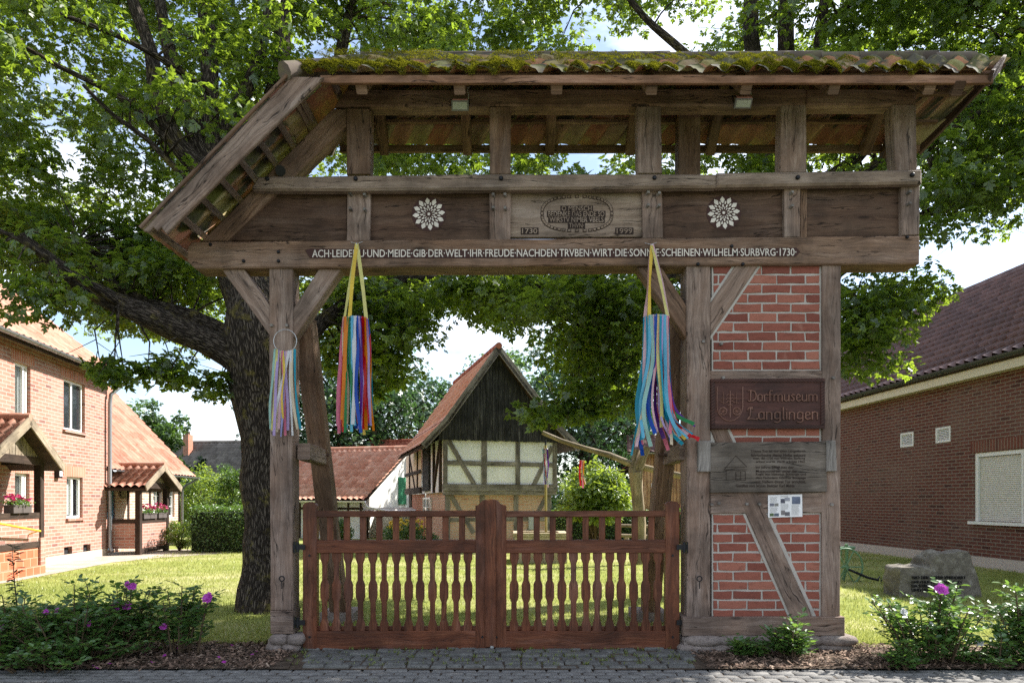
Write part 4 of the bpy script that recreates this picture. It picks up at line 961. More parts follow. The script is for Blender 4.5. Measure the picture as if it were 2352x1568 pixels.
for i in range(260):
    gx_0 = rng.uniform(-2.1, 1.7); y0 = rng.choice([-.6, -.45, -.29, -.13, .02]) + rng.normal(0, .012)
    for k in range(5): gt.append((gx_0 + rng.normal(0, .012), y0 + rng.normal(0, .006), .005))
scatter('joint_grass', gt, rng.normal(0, 1, (len(gt), 3)) * (1, 1, .15), .025 + .025 * rng.random(len(gt)), BLADE, GRASS, tang=rng.normal(0, .6, (len(gt), 3)) * (1, 1, 0) + (0, 0, 1))['kind'] = 'stuff'

# ------------------------------------------------------------------ buildings
class Frame:                               # a building's own axes: a along the wall, b outwards, z up
    def __init__(s, O, A): s.O = V((O[0], O[1], 0)); s.A = V((A[0], A[1], 0)).normalized(); s.B = V((s.A.y, -s.A.x, 0))
    def p(s, a, b, z): return s.O + s.A * a + s.B * b + V((0, 0, z))
    def hit(s, px, py, b=0.):              # bearing -> (a, z) on the plane b
        dx = (px - CX) / F; o = s.O + s.B * b; n = s.B
        t = ((o.x) * n.x + (o.y + D0) * n.y) / (dx * n.x + n.y); q = V((dx * t, t - D0, 0))
        return (q - s.O).dot(s.A), H + (HY - py) / F * t
def wall(fr, name, mat, parent, L, z0, z1, holes=(), b=0., th=.3, reveal=.14, a0=0.):
    m = MB(); As = sorted({a0, L} | {h[0] for h in holes} | {h[1] for h in holes}); Zs = sorted({z0, z1} | {h[2] for h in holes} | {h[3] for h in holes})
    for i in range(len(As) - 1):
        for j in range(len(Zs) - 1):
            am, zm = (As[i] + As[i + 1]) / 2, (Zs[j] + Zs[j + 1]) / 2
            if any(h[0] < am < h[1] and h[2] < zm < h[3] for h in holes): continue
            q = [(As[i], Zs[j]), (As[i + 1], Zs[j]), (As[i + 1], Zs[j + 1]), (As[i], Zs[j + 1])]
            m.face([fr.p(a, b, z) for a, z in q], q, .5); m.face([fr.p(a, b - th, z) for a, z in q[::-1]], q[::-1], .5)
    for h in holes:
        for (a, z), (c, w) in (((h[0], h[2]), (h[1], h[2])), ((h[1], h[2]), (h[1], h[3])), ((h[1], h[3]), (h[0], h[3])), ((h[0], h[3]), (h[0], h[2]))):
            m.face([fr.p(a, b, z), fr.p(c, b, w), fr.p(c, b - reveal, w), fr.p(a, b - reveal, z)], r=.5)
    for (a, c) in ((a0, a0), (L, L)): m.face([fr.p(a, b, z0), fr.p(a, b - th, z0), fr.p(a, b - th, z1), fr.p(a, b, z1)], r=.5)
    m.face([fr.p(a0, b, z1), fr.p(L, b, z1), fr.p(L, b - th, z1), fr.p(a0, b - th, z1)], r=.5)
    return m.build(name, mat, parent)
def fbox(m, fr, a0, a1, b0, b1, z0, z1): m.box(fr.p((a0 + a1) / 2, (b0 + b1) / 2, (z0 + z1) / 2), (abs(a1 - a0), abs(b1 - b0), abs(z1 - z0)), fr.A, fr.B, (0, 0, 1))
def fbar(m, fr, a, z, c, w, wd, b0, b1, bev=.004):   # timber in the wall plane from (a,z) to (c,w)
    p, q = fr.p(a, (b0 + b1) / 2, z), fr.p(c, (b0 + b1) / 2, w); m.bar(p, q, wd, abs(b1 - b0), fr.B, bev=bev, seg=max(2, int((q - p).length / .5)), jit=.012)
def window(fr, parent, h, b=-.1, mull=(), fr_w=.055, glass=None, curtain=True, sill=None, frame_m=None, rails=()):
    a0, a1, z0, z1 = h; f = MB(); w = fr_w; fm = frame_m or PVC
    for x0_, x1_, y0_, y1_ in ((a0, a0 + w, z0, z1), (a1 - w, a1, z0, z1), (a0 + w, a1 - w, z0, z0 + w), (a0 + w, a1 - w, z1 - w, z1)): fbox(f, fr, x0_, x1_, b - .03, b + .03, y0_, y1_)
    for t in mull: fbox(f, fr, a0 + (a1 - a0) * t - w * .6, a0 + (a1 - a0) * t + w * .6, b - .028, b + .032, z0 + w, z1 - w)
    for t in rails: fbox(f, fr, a0 + w, a1 - w, b - .02, b + .024, z0 + (z1 - z0) * t - .012, z0 + (z1 - z0) * t + .012)
    wn = f.build('window', fm, parent)
    m = MB(); m.face([fr.p(a0 + w, b, z0 + w), fr.p(a1 - w, b, z0 + w), fr.p(a1 - w, b, z1 - w), fr.p(a0 + w, b, z1 - w)]); m.build('pane', glass or GLASS, wn)
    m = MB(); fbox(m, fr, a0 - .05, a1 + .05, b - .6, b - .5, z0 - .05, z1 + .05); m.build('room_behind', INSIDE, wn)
    if curtain:
        m = MB(); cols = 26; ra = a0 + w, a1 - w
        m.grid([[fr.p(ra[0] + (ra[1] - ra[0]) * i / cols, b - .1 + .018 * math.sin(i * 1.9), z) for i in range(cols + 1)] for z in (z0 + w + .02, z1 - w)]); m.build('curtain', CURTAIN, wn)
    if sill: m = MB(); fbox(m, fr, a0 - .04, a1 + .04, -.08, .06, z0 - .06, z0 - .002); m.build('sill', sill, wn)
    return wn
def gutter(m, p0, p1, r=.07, n=8, seg=18):
    p0, p1 = V(p0), V(p1); d = (p1 - p0).normalized(); s = d.cross(V((0, 0, 1))).normalized()
    m.grid([[p + s * r * math.cos(t) - V((0, 0, 1)) * r * math.sin(t) for t in (math.pi * k / n for k in range(n + 1))] for p in (p0, p1)])
    m.grid([[p + s * (r - .006) * math.cos(t) - V((0, 0, 1)) * (r - .006) * math.sin(t) for t in (math.pi * k / n for k in range(n + 1))] for p in (p1, p0)])
    L = (p1 - p0).length
    for i in range(int(L / .8) + 1):
        p = p0 + d * min(L, i * .8 + .01); m.tube([p + s * (r + .004) * math.cos(t) - V((0, 0, 1)) * (r + .004) * math.sin(t) for t in (math.pi * k / 6 for k in range(7))], .006, 4)
def roof(name, mat, parent, e0, e1, up, tw, cl, amp=.022, lift=.03, k=5, under=None, jit=0.03):
    # tiled slope: eave from e0 to e1, 'up' = vector from eave to ridge; boards below
    e0, e1, up = V(e0), V(e1), V(up); nu = max(1, round((e1 - e0).length / tw)); nv = max(1, round(up.length / cl))
    o = pantiles(name, mat, parent, e0, (e1 - e0) / nu, up / nv, nu, nv, amp, lift, k, jit=jit)
    if under:
        n = (e1 - e0).cross(up).normalized(); n = n if n.z > 0 else -n
        m = MB(); a = [e0, e1, e1 + up, e0 + up]; lo = [p - n * .12 for p in a]; hi = [p - n * .045 for p in a]
        m.face(lo[::-1]); m.face(hi)
        for i in range(4): j = (i + 1) % 4; m.face([lo[i], lo[j], hi[j], hi[i]])
        m.build('roof_boards', under, parent)
    return o
def ridge(m, p0, p1, r=.11, l=.36):
    p0, p1 = V(p0), V(p1); n = max(1, int((p1 - p0).length / l)); d = (p1 - p0) / n
    for i in range(n): q = p0 + d * i; m.tube([q + V((0, 0, .012 * nz(i * 1.7))), q + d * 1.08 + V((0, 0, .015))], [r, r * .86], 8)
def flowers_box(fr, a0, a1, b, z, label, seed):
    t = thing('flower_box', fr.p((a0 + a1) / 2, b, z), label, 'flower box', 'flower boxes with geraniums on the porch parapets')
    m = MB(); n = 2
    for i in range(n):
        l = (a1 - a0) / n; fbox(m, fr, a0 + i * l + .01, a0 + (i + 1) * l - .01, b - .09, b + .09, z, z + .15); fbox(m, fr, a0 + i * l, a0 + (i + 1) * l, b - .1, b + .1, z + .13, z + .16)
    m.build('trough', plain('grey_trough', (.09, .075, .07), .7), t)
    rr = np.random.default_rng(seed); k = 260; P = [fr.p(rr.uniform(a0, a1), b + rr.normal(0, .07), z + .16 + abs(rr.normal(0, .07))) for _ in range(k)]
    scatter('leaves', P, rr.normal(0, .6, (k, 3)) + (0, 0, .8), .05 + .03 * rr.random(k), LEAF_OVAL, LEAFR, t)
    c = [fr.p(rr.uniform(a0 + .03, a1 - .03), b + rr.normal(0, .08), z + .24 + abs(rr.normal(0, .07))) for _ in range(11)]
    P = [q + V(rr.normal(0, .024, 3)) for q in c for _ in range(16)]
    scatter('blossom', P, rr.normal(0, 1, (len(P), 3)), [.036] * len(P), PET, PETALR, t)
LEAF_OVAL = np.array([[[0, 0, 0], [.3, -.22, .05], [.68, -.2, .04], [1, 0, -.06]], [[0, 0, 0], [1, 0, -.06], [.68, .2, .04], [.3, .22, .05]]])
# --- house on the left
A_ = V((-.13, 1.)).normalized(); xc, yc = -11.15, 18.8 - D0
FL = Frame((xc - A_.x * 12, yc - A_.y * 12), A_)          # a = 12 at the far corner; B points to the garden (+x)
LH = thing('brick_house', FL.p(6, -4, 0), 'two-storey orange brick house with a gabled timber porch, at the left edge', 'house')
def hole(fr, x0, x1, y0, y1, b=0.):
    a, za = fr.hit(x0, y1, b); c, zc = fr.hit(x1, y0, b); return (min(a, c), max(a, c), min(za, zc), max(za, zc))
EH = 4.92
hU2 = hole(FL, 146, 195, 884, 985); hL2 = hole(FL, 153, 190, 1096, 1190); hU1 = hole(FL, 34, 70, 838, 945)
hL1 = (FL.hit(34, 1150)[0], FL.hit(68, 1150)[0], hL2[2], hL2[3])
hU1 = (hU1[0], hU1[1], hU2[2], hU2[3])
kz = .38
kA = [FL.hit(x, 1290)[0] for x in (147, 166, 191, 208)]
kel = [(kA[0], kA[1], .05, kz), (kA[2], kA[3], .05, kz)]
wall(FL, 'wall', BR_HOUSE, LH, 12, .0, EH + .1, [hU1, hU2, hL1, hL2] + kel, reveal=.13)
for i, h in enumerate((hU1, hU2, hL1, hL2)):
    wn_ = window(FL, LH, h, mull=(.48,) if i in (1, 3) else (.75,), sill=BR_HOUSE, curtain=i != 1, glass=GLASSD if i == 1 else GLASS)
    m = MB(); fbox(m, FL, h[0] - .14, h[1] + .14, .0, .006, h[3] + .002, h[3] + .26); m.build('soldier_course', brickmat('soldier_brick', (.36, .12, .07), (.44, .17, .1), (.25, .09, .06), (.5, .38, .3), .085, .3, .009), LH)
m = MB()
for i in range(24): z_ = hU2[2] + .06 + i * (hU2[3] - hU2[2] - .1) / 24; m.box(FL.p(hU2[0] + (hU2[1] - hU2[0]) * .24, -.16, z_), ((hU2[1] - hU2[0]) * .4, .004, .03), FL.A, (FL.B * .7 + V((0, 0, .7))), (FL.B * -.7 + V((0, 0, .7))))
m.build('venetian_blind', ZINC, LH)
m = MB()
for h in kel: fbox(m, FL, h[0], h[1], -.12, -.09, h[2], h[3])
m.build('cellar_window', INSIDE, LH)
m = MB(); fbox(m, FL, 0, 12.012, .001, .012, 0, .2); m.build('plinth', plaster('plinth_render', (.5, .42, .34)), LH)
GL = Frame(FL.p(12, 0, 0)[:2], -FL.B)         # far gable
m = MB(); m.face([GL.p(0, 0, 0), GL.p(8, 0, 0), GL.p(8, 0, EH), GL.p(4, 0, EH + 3.3), GL.p(0, 0, EH)]); m.build('gable_wall', BR_HOUSE, LH)
m = MB(); m.face([FL.p(0, 0, 0), FL.p(0, -8, 0), FL.p(0, -8, EH), FL.p(0, -4, EH + 3.3), FL.p(0, 0, EH)]); m.face([FL.p(0, -8, 0), FL.p(12, -8, 0), FL.p(12, -8, EH), FL.p(0, -8, EH)]); m.build('back_wall', BR_HOUSE, LH)
roof('roof', T_ORANGE, LH, FL.p(-.2, .32, EH + .02), FL.p(12.15, .32, EH + .02), FL.B * -4.32 + V((0, 0, 3.5)), .25, .33, under=WPORCH)
roof('roof', T_ORANGE, LH, FL.p(12.15, -8.32, EH + .02), FL.p(-.2, -8.32, EH + .02), FL.B * 4.32 + V((0, 0, 3.5)), .25, .33, under=WPORCH)
m = MB(); ridge(m, FL.p(-.2, -4, EH + 3.52), FL.p(12.15, -4, EH + 3.52)); m.build('ridge_tiles', T_ORANGE, LH)
m = MB(); gutter(m, FL.p(-.2, .4, EH - .0), FL.p(12.3, .4, EH - .02), .075); m.build('gutter', ZINC, LH)
m = MB(); m.bar(FL.p(-.2, .3, EH - .06), FL.p(12.15, .3, EH - .06), .03, .16); m.build('fascia', WPORCH, LH)
m = MB(); m.tube([FL.p(12.25, .4, EH - .06), FL.p(12.15, .33, EH - .2), FL.p(11.95, .12, EH - .5), FL.p(11.93, .1, EH - .75), FL.p(11.93, .1, .25), FL.p(11.93, .16, .12)], .05, 10); m.build('downpipe', ZINC, LH)
m = MB(); m.box(FL.p(FL.hit(130, 1088)[0], .04, FL.hit(130, 1080)[1]), (.17, .1, .36), FL.A, FL.B); wl = m.build('wall_lamp', IRON, LH)
m = MB(); m.box(FL.p(FL.hit(130, 1088)[0], .095, FL.hit(130, 1080)[1]), (.12, .012, .27), FL.A, FL.B); m.build('lamp_glass', PVC, wl)
def porch(fr, parent, a0, a1, b1, zr, ze, z0, tile, sill_z, brick_z0, left_open=False, ov=.3, overb=.25, brick=BR_HOUSE, posts=True):
    # gabled porch projecting from b=0 to b1 between a0 and a1; ridge runs out from the wall
    am = (a0 + a1) / 2; fm = MB()
    for a in (a0, a1): fm = MB(); fm.bar(fr.p(a, b1 - .07, z0), fr.p(a, b1 - .07, ze), .14, .14, fr.A, bev=.01); fm.build('porch_post', WPORCH, parent)
    fm = MB(); fbox(fm, fr, a0 - .1, a1 + .1, b1 - .15, b1 + .01, ze, ze + .16); fbox(fm, fr, a0 - .08, a0 + .08, 0, b1 - .15, ze, ze + .15); fbox(fm, fr, a1 - .08, a1 + .08, 0, b1 - .15, ze, ze + .15)
    fbox(fm, fr, a0 + .07, a1 - .07, b1 - .12, b1 - .02, sill_z - .12, sill_z); fbox(fm, fr, a0 - .05, a0 + .05, .0, b1 - .14, sill_z - .12, sill_z)
    fbox(fm, fr, a0 - .04, a1 + .04, b1 - .13, b1 - .01, brick_z0 - .12, brick_z0); fm.build('porch_beam', WPORCH, parent)
    m = MB(); fbox(m, fr, a0 + .07, a1 - .07, b1 - .11, b1 - .03, brick_z0, sill_z - .12); fbox(m, fr, a0 - .04, a0 + .04, 0, b1 - .14, brick_z0, sill_z - .12); m.build('parapet', brick, parent)
    m = MB(); n = 22; wv = a1 - a0 + .2
    for i in range(n):
        aa = a0 - .1 + wv * i / n; ac = aa + wv / n / 2; zt = ze + .16 + (zr - ze - .1) * (1 - abs(ac - am) / (wv / 2))
        if zt > ze + .2: m.bar(fr.p(ac, b1 - .02 + .004 * (i % 2), ze + .16), fr.p(ac, b1 - .02 + .004 * (i % 2), zt), .024, wv / n - .008, fr.A)
    m.build('gable_boards', WGABLE, parent)
    for sg in (-1, 1):
        ae = am + sg * ((a1 - a0) / 2 + ov); zd = ze + .16 - ov * (zr - ze) / ((a1 - a0) / 2) * .7
        e0, e1 = fr.p(ae, 0, zd), fr.p(ae, b1 + overb, zd); up = fr.p(am, 0, zr + .12) - e0
        roof('porch_roof', tile, parent, e0 if sg > 0 else e1, e1 if sg > 0 else e0, up, .22, .3, amp=.035, lift=.035, under=WPORCH)
        m = MB(); m.bar(fr.p(ae, b1 + overb + .015, zd - .03), fr.p(am, b1 + overb + .015, zr + .07), .03, .18, fr.A); m.build('bargeboard', WGABLE, parent)
    m = MB(); ridge(m, fr.p(am, 0, zr + .13), fr.p(am, b1 + overb, zr + .13), .09, .3); m.build('porch_ridge', tile, parent)
pa1 = FL.hit(98, 1200, .75)[0]; pa0 = pa1 - 1.9
porch(FL, LH, pa0, pa1, .75, FL.hit(85, 949, 1.0)[1] - .25, FL.hit(88, 1062, .75)[1] - .05, .72, T_ORANGE, FL.hit(40, 1180, .75)[1] + .02, FL.hit(40, 1255, .75)[1] + .06)
m = MB()
for i in range(4): fbox(m, FL, pa0 - .9 + i * .28, pa1 - .12 + (i == 0) * .05, .013, .72 + (.12 if i == 0 else .0), i * .17 + (.002 if i else 0), (i + 1) * .17)
m.build('steps', brickmat('red_step_tiles', (.42, .11, .05), (.5, .15, .075), (.38, .1, .05), (.55, .36, .25), .25, .17, .008, .15), LH)
m = MB(); fbox(m, FL, pa1 - .09, pa1 + .09, .56, .76, 0, .74); m.build('porch_pier', BR_HOUSE, LH)
m = MB(); q0, q1 = FL.hit(-10, 1200, 1.0), FL.hit(92, 1219, .9)
m.tube([FL.p(q0[0], 1.0, q0[1]), FL.p(q1[0], .9, q1[1])], .022, 8); m.tube([FL.p(q1[0] - .05, .9, q1[1]), FL.p(q1[0] - .06, .72, q1[1] - .06)], .012, 6); m.build('handrail', plain('yellow_rail', (.7, .4, .04), .45), LH)
sz = FL.hit(40, 1180, .75)[1] + .02; a_ = FL.hit(27, 1170, .75)[0]
flowers_box(FL, a_, FL.hit(70, 1170, .75)[0], .69, sz, 'brown flower box of pink geraniums on the porch at the left edge', 5)
# --- lower house behind it
A2 = V((-.06, 1.)).normalized(); F2 = Frame((-11.55, 18.85 - D0), A2)
H2 = thing('cottage', F2.p(3, -4, 0), 'lower brick cottage with a steep orange roof and small tiled porch behind the left house', 'house')
E2 = 2.5; w2 = [hole(F2, 352, 362, 1112, 1195), hole(F2, 376, 386, 1112, 1195)]
w2 = [(w2[0][0], w2[0][0] + .75, .95, 2.05), (w2[1][0] + .1, w2[1][0] + .85, .95, 2.05)]
dr = (.25, 1.15, .1, 2.05)
wall(F2, 'wall', brickmat('pale_cottage_brick', (.46, .24, .16), (.54, .33, .23), (.38, .17, .11), (.66, .58, .49), .26, .085, .016), H2, 5.6, 0, E2, w2 + [dr], reveal=.12)
for h in w2: window(F2, H2, h, mull=(.5,), curtain=True, rails=(.33, .66))
m = MB(); fbox(m, F2, dr[0], dr[1], -.1, -.05, dr[2], dr[3]); dd = m.build('door', DOORBLUE, H2); m = MB(); fbox(m, F2, dr[0] + .15, dr[1] - .15, -.052, -.04, 1.2, 1.9); m.build('door_glass', GLASSD, dd)
m = MB()
for a in (1.9, 2.6, 3.3, 4.0, 5.5): fbar(m, F2, a, .1, a, E2, .12, -.02, .02)
fbar(m, F2, 1.2, 2.25, 5.6, 2.25, .12, -.018, .022); fbar(m, F2, 4.2, .6, 4.9, 2.2, .11, -.02, .018); m.build('timber_frame', WPORCH, H2)
m = MB(); fbox(m, F2, 0, 5.61, -8, -.305, 0, E2); m.build('house_body', PLCREAM, H2)
m = MB(); g_ = Frame(F2.p(5.61, 0, 0)[:2], -F2.B); m.face([g_.p(0, 0, E2), g_.p(8, 0, E2), g_.p(4, 0, E2 + 4.4)]); m.build('gable_wall', BR_HOUSE, H2)
roof('roof', T_ORANGE, H2, F2.p(-.1, .45, E2 - .12), F2.p(5.8, .45, E2 - .12), F2.B * -4.45 + V((0, 0, 4.75)), .25, .33, under=WPORCH)
roof('roof', T_ORANGE, H2, F2.p(5.8, -8.45, E2 - .12), F2.p(-.1, -8.45, E2 - .12), F2.B * 4.45 + V((0, 0, 4.75)), .25, .33, under=WPORCH)
m = MB(); gutter(m, F2.p(.1, .52, E2 - .13), F2.p(5.9, .52, E2 - .15), .065); m.tube([F2.p(5.85, .52, E2 - .2), F2.p(5.6, .2, E2 - .45), F2.p(5.55, .1, E2 - .6), F2.p(5.55, .1, .2)], .04, 8); m.build('gutter', ZINC, H2)
m = MB(); m.box(F2.p(.9, -1.35, E2 + 1.95), (.5, .06, .9), F2.A, (F2.B * .7 + V((0, 0, .7))).normalized(), (F2.B * -.7 + V((0, 0, .73))).normalized()); m.build('skylight', ZINC, H2)
porch(F2, H2, .05, 1.75, 1.25, F2.hit(368, 1062, 1.4)[1] - .2, F2.hit(320, 1110, 1.25)[1] - .12, .0, T_ORANGE, 1.0, .18)
flowers_box(F2, .15, .95, 1.19, 1.0, 'dark flower box of pink geraniums on the front edge of the cottage porch, left one', 8)
flowers_box(F2, 1.05, 1.6, 1.19, 1.0, 'dark flower box of pink geraniums on the cottage porch, right one', 9)
m = MB(); m.box(F2.p(1.5, .06, 1.75), (.3, .03, .35), F2.A, F2.B); m.build('house_sign', WGABLE, H2)
# --- grey-roofed house far off
FG = Frame((-20.5, 45 - D0), V((1, -.08)))
HG = thing('far_house', FG.p(4, 0, 0), 'distant house with a long grey tiled roof and red brick chimney behind the bushes', 'house')
m = MB(); fbox(m, FG, -8, 9, -8, 0, 0, 2.4); m.build('wall', BR_HOUSE, HG)
roof('roof', T_GREY, HG, FG.p(-8.3, .4, 2.2), FG.p(9.3, .4, 2.2), FG.B * -4.4 + V((0, 0, 3.5)), .3, .36, .03, .035, under=WPORCH)
roof('roof', T_GREY, HG, FG.p(9.3, -8.4, 2.2), FG.p(-8.3, -8.4, 2.2), FG.B * 4.4 + V((0, 0, 3.5)), .3, .36, .03, .035)
m = MB(); ridge(m, FG.p(-8.3, -4, 5.72), FG.p(9.3, -4, 5.72), .13); m.build('ridge_tiles', T_GREY, HG)
ac = FG.hit(431, 1020, -3.)[0]; m = MB(); fbox(m, FG, ac - .18, ac + .22, -3.3, -2.7, 4.6, FG.hit(431, 998, -3.)[1]); ch = m.build('chimney', BR_RED, HG)
m = MB(); zt = FG.hit(431, 998, -3.)[1]; fbox(m, FG, ac - .1, ac + .12, -3.15, -2.85, zt, zt + .22); m.build('chimney_pot', WDARK, ch)
# --- half-timbered granary in the middle
a = RAD(16); U_ = V((math.cos(a), math.sin(a)))
FS = Frame((at(1018, 0, 20).x, 20 - D0), U_)             # a to the right along the front, B towards us
LF = FS.hit(1278, 1000)[0]; LS = 4.3
GR = thing('granary', FS.p(LF / 2, -LS / 2, 0), 'small half-timbered granary with a black boarded gable and steep red tiled roof', 'granary')
SS = Frame(FS.p(0, -LS, 0)[:2], -FS.B)                   # left side wall: a runs from the back to the front corner
if SS.B.x > 0: SS.B = -SS.B
z1_, zc_ = 1.76, 3.32
def zA(py): return H + (HY - py) * 20 / F
m = MB(); fbox(m, FS, .02, LF - .02, -LS + .02, -.02, z1_, zc_ + .05); m.build('plaster_panel', PLCREAM, GR)
m = MB(); m.box(SS.p(LS / 2, .0, (z1_ + zc_) / 2), (LS - .06, .015, zc_ - z1_), SS.A, SS.B); m.build('plaster_panel', PLBOUNCE, GR)
ins = .14
m = MB(); fbox(m, FS, ins, LF - ins, -LS + ins, -ins, 0, z1_); m.build('brick_infill', BR_PALE, GR)
m = MB(); m.box(SS.p(LS / 2, -ins + .005, z1_ / 2), (LS - 2 * ins - .02, .02, z1_), SS.A, SS.B); m.build('brick_infill', BR_RED, GR)
aa = lambda px: FS.hit(px, 1050)[0]
m = MB(); bb = (-.03, .03)
for px0, px1 in ((1018.5, 1027), (1106, 1118), (1184.5, 1194), (1271, 1277.5)):
    c = (aa(px0) + aa(px1)) / 2; w = max(.13, aa(px1) - aa(px0)); m.bar(FS.p(c, 0, z1_ + .1), FS.p(c, 0, zc_ + .05), .06, w, FS.A, bev=.006, seg=5, jit=.01)
fbar(m, FS, .05, zA(1062), LF - .05, zA(1062) - .02, .13, -.03, .02)
fbar(m, FS, aa(1028), zA(1008), aa(1090), zA(1112), .13, -.03, .025); fbar(m, FS, aa(1268), zA(1020), aa(1226), zA(1112), .13, -.03, .025)
fbar(m, FS, -.02, z1_ + .14, LF + .02, z1_ + .14, .2, -.05, .045); fbar(m, FS, 0, z1_ - .02, LF, z1_ - .02, .12, -.1, .02); m.build('timber_frame', WFRAME, GR)
m = MB()
for px0 in (1030, 1110, 1188, 1264): c = aa(px0); m.bar(FS.p(c, -ins, 0), FS.p(c, -ins, z1_ - .05), .06, .15, FS.A, bev=.006, seg=4, jit=.01)
fbar(m, FS, ins, .95, LF - ins, .95, .12, -ins - .03, -ins + .02); fbar(m, FS, aa(1038), 1.65, aa(1090), .55, .13, -ins - .03, -ins + .026); fbar(m, FS, aa(1258), 1.65, aa(1215), .55, .13, -ins - .03, -ins + .026)
m.build('lower_timber_frame', WFRAME, GR)
sa = lambda z: SS.hit(666.4 + z * .4, 1050)[0]
for z, w in ((690, .1), (735, .1), (828, .1), (866, .16)): m = MB(); m.bar(SS.p(min(LS - .06, sa(z)), .02, z1_), SS.p(min(LS - .06, sa(z)), .02, zc_), .07, w, SS.A, bev=.006, seg=4, jit=.01); m.build('side_post', WPORCH, GR)
for nm, q in (('side_rail', (.05, 2.55, LS, 2.55, .13, -.02, .05)), ('side_brace', (sa(690), zc_ - .1, sa(722), z1_ + .1, .11, -.02, .045)), ('side_brace', (sa(862), zc_ - .1, sa(826), z1_ + .1, .11, -.02, .045)), ('side_sill', (-.02, z1_ + .12, LS, z1_ + .12, .22, -.06, .06))):
    m = MB(); fbar(m, SS, *q); m.build(nm, WPORCH, GR)
m = MB(); d0, d1 = sa(768), sa(804); m.box(SS.p((d0 + d1) / 2, .03, (z1_ + zc_) / 2 + .02), (d1 - d0, .05, zc_ - z1_ - .1), SS.A, SS.B); m.build('loft_door', WBLACK, GR)
m = MB(); w0, w1 = sa(752), sa(790)
window(SS, GR, (w0, w1, .95, 1.62), b=.0 - ins + .04, mull=(.5,), curtain=False, rails=(.5,)); 
m = MB(); m.box(SS.p(LS - .55, -ins + .03, .95), (.75, .04, 1.85), SS.A, SS.B); m.build('door', WPORCH, GR)
ap = LF / 2 - .17; zp = zA(789) - .06
m = MB(); n = 40; W_ = LF + .3
for i in range(n):
    c0 = -.15 + W_ * i / n; cm_ = c0 + W_ / n / 2; zt = zc_ + (zp - .1 - zc_) * (1 - abs(cm_ - ap) / ((W_ / 2 + .12) + (.17 if cm_ > ap else -.12)))
    m.bar(FS.p(cm_, .06 + .014 * (i % 2), zc_ - .03 - R.uniform(0, .02)), FS.p(cm_, .06 + .014 * (i % 2), zt), .022, W_ / n * (1.05 if i % 2 else .78), FS.A)
m.build('gable_boards', WBLACK, GR)
m = MB(); m.face([FS.p(-.15, .045, zc_), FS.p(W_ - .15, .045, zc_), FS.p(ap, .045, zp - .1)]); m.face([FS.p(-.15, -LS, zc_), FS.p(ap, -LS, zp - .1), FS.p(W_ - .15, -LS, zc_)]); m.build('gable_back', WBLACK, GR)
for sg in (-1, 1):
    k1 = (LF / 2 + sg * (LF / 2 - .06) - .05, zc_ + .52); e1 = (LF / 2 + sg * (LF / 2 + .64), zc_ - .18)
    f0, b0_ = .38, -LS - 2.0
    def sl(p, q, nm):
        P0, P1 = FS.p(p[0], f0, p[1]), FS.p(p[0], b0_, p[1]); up = FS.p(q[0], f0, q[1]) - P0
        roof(nm, T_ROSE if sg < 0 else T_RED, GR, P1 if sg < 0 else P0, P0 if sg < 0 else P1, up, .24, .34, .022, .034, under=WPORCH)
        m = MB(); m.bar(P0 + V((0, 0, -.07)) - FS.B * .02, P0 + up + V((0, 0, -.07)) - FS.B * .02, .04, .2, FS.A, bev=.004); m.build('verge_board', WFRAME, GR)
    sl(e1, k1, 'roof'); sl(k1, (ap, zp), 'roof')
m = MB(); ridge(m, FS.p(ap, .4, zp + .02), FS.p(ap, -LS - 2.0, zp + .02), .1); m.build('ridge_tiles', T_RED, GR)
m = MB(); m.bar(FS.p(ap + .1, .3, zp - .05), FS.p(ap + .1, .3, zp - .95), .1, .1); m.build('gable_post', WFRAME, GR)
m = MB(); a0_ = aa(1222); m.box(FS.p(a0_, -ins + .04, .86), (.16, .06, .45), FS.A, FS.B); m.build('meter_box', plain('meter_grey', (.4, .42, .42)), GR)
# --- long low farm building on the left of it
b_ = RAD(-16); FB = Frame((at(834, 0, 27).x, 27 - D0), V((math.cos(b_), math.sin(b_))))   # a: to the right; building at a<0
if FB.B.y > 0: FB.B = -FB.B
FM = thing('farm_building', FB.p(-6, -3.5, 0), 'long low farm building with red pantiles and white gable left of the granary', 'farm building')
ze = 1.6; zr = 3.8
m = MB(); fbox(m, FB, -4.8, -.02, -8, 0, -.02, ze); m.build('wall', PLCREAM, FM)
m = MB(); m.face([FB.p(0, 0, 0), FB.p(0, -8, 0), FB.p(0, -8, ze), FB.p(0, -4., zr - .05), FB.p(0, 0, ze)]); m.build('gable_wall', PLWHITE, FM)
m = MB()
for k in range(9): fbar(m, FB, -k * .55 - .1, 0, -k * .55 - .1, ze, .09, -.01, .02)
fbar(m, FB, -4.7, 1.2, 0, 1.2, .09, -.008, .016); m.build('timber_frame', WPORCH, FM)
roof('roof', T_ROSE, FM, FB.p(-5.1, .3, ze - .05), FB.p(.22, .3, ze - .05), FB.B * -4.3 + V((0, 0, zr - ze + .12)), .25, .36, .045, .05, k=7, under=WPORCH)
roof('roof', T_RED, FM, FB.p(.22, -8.3, ze - .05), FB.p(-5.1, -8.3, ze - .05), FB.B * 4.3 + V((0, 0, zr - ze + .12)), .26, .36, .03, .04)
m = MB(); ridge(m, FB.p(-5.1, -4., zr + .1), FB.p(.22, -4., zr + .1)); m.build('ridge_tiles', T_ROSE, FM)
m = MB(); gutter(m, FB.p(-5.1, .38, ze - .08), FB.p(.3, .38, ze - .1), .07); m.tube([FB.p(.22, .38, ze - .15), FB.p(.3, .2, ze - .35), FB.p(1.2, .1, ze - .5), FB.p(4., -.3, ze - .42)], .045, 8); m.build('gutter', PVC, FM)
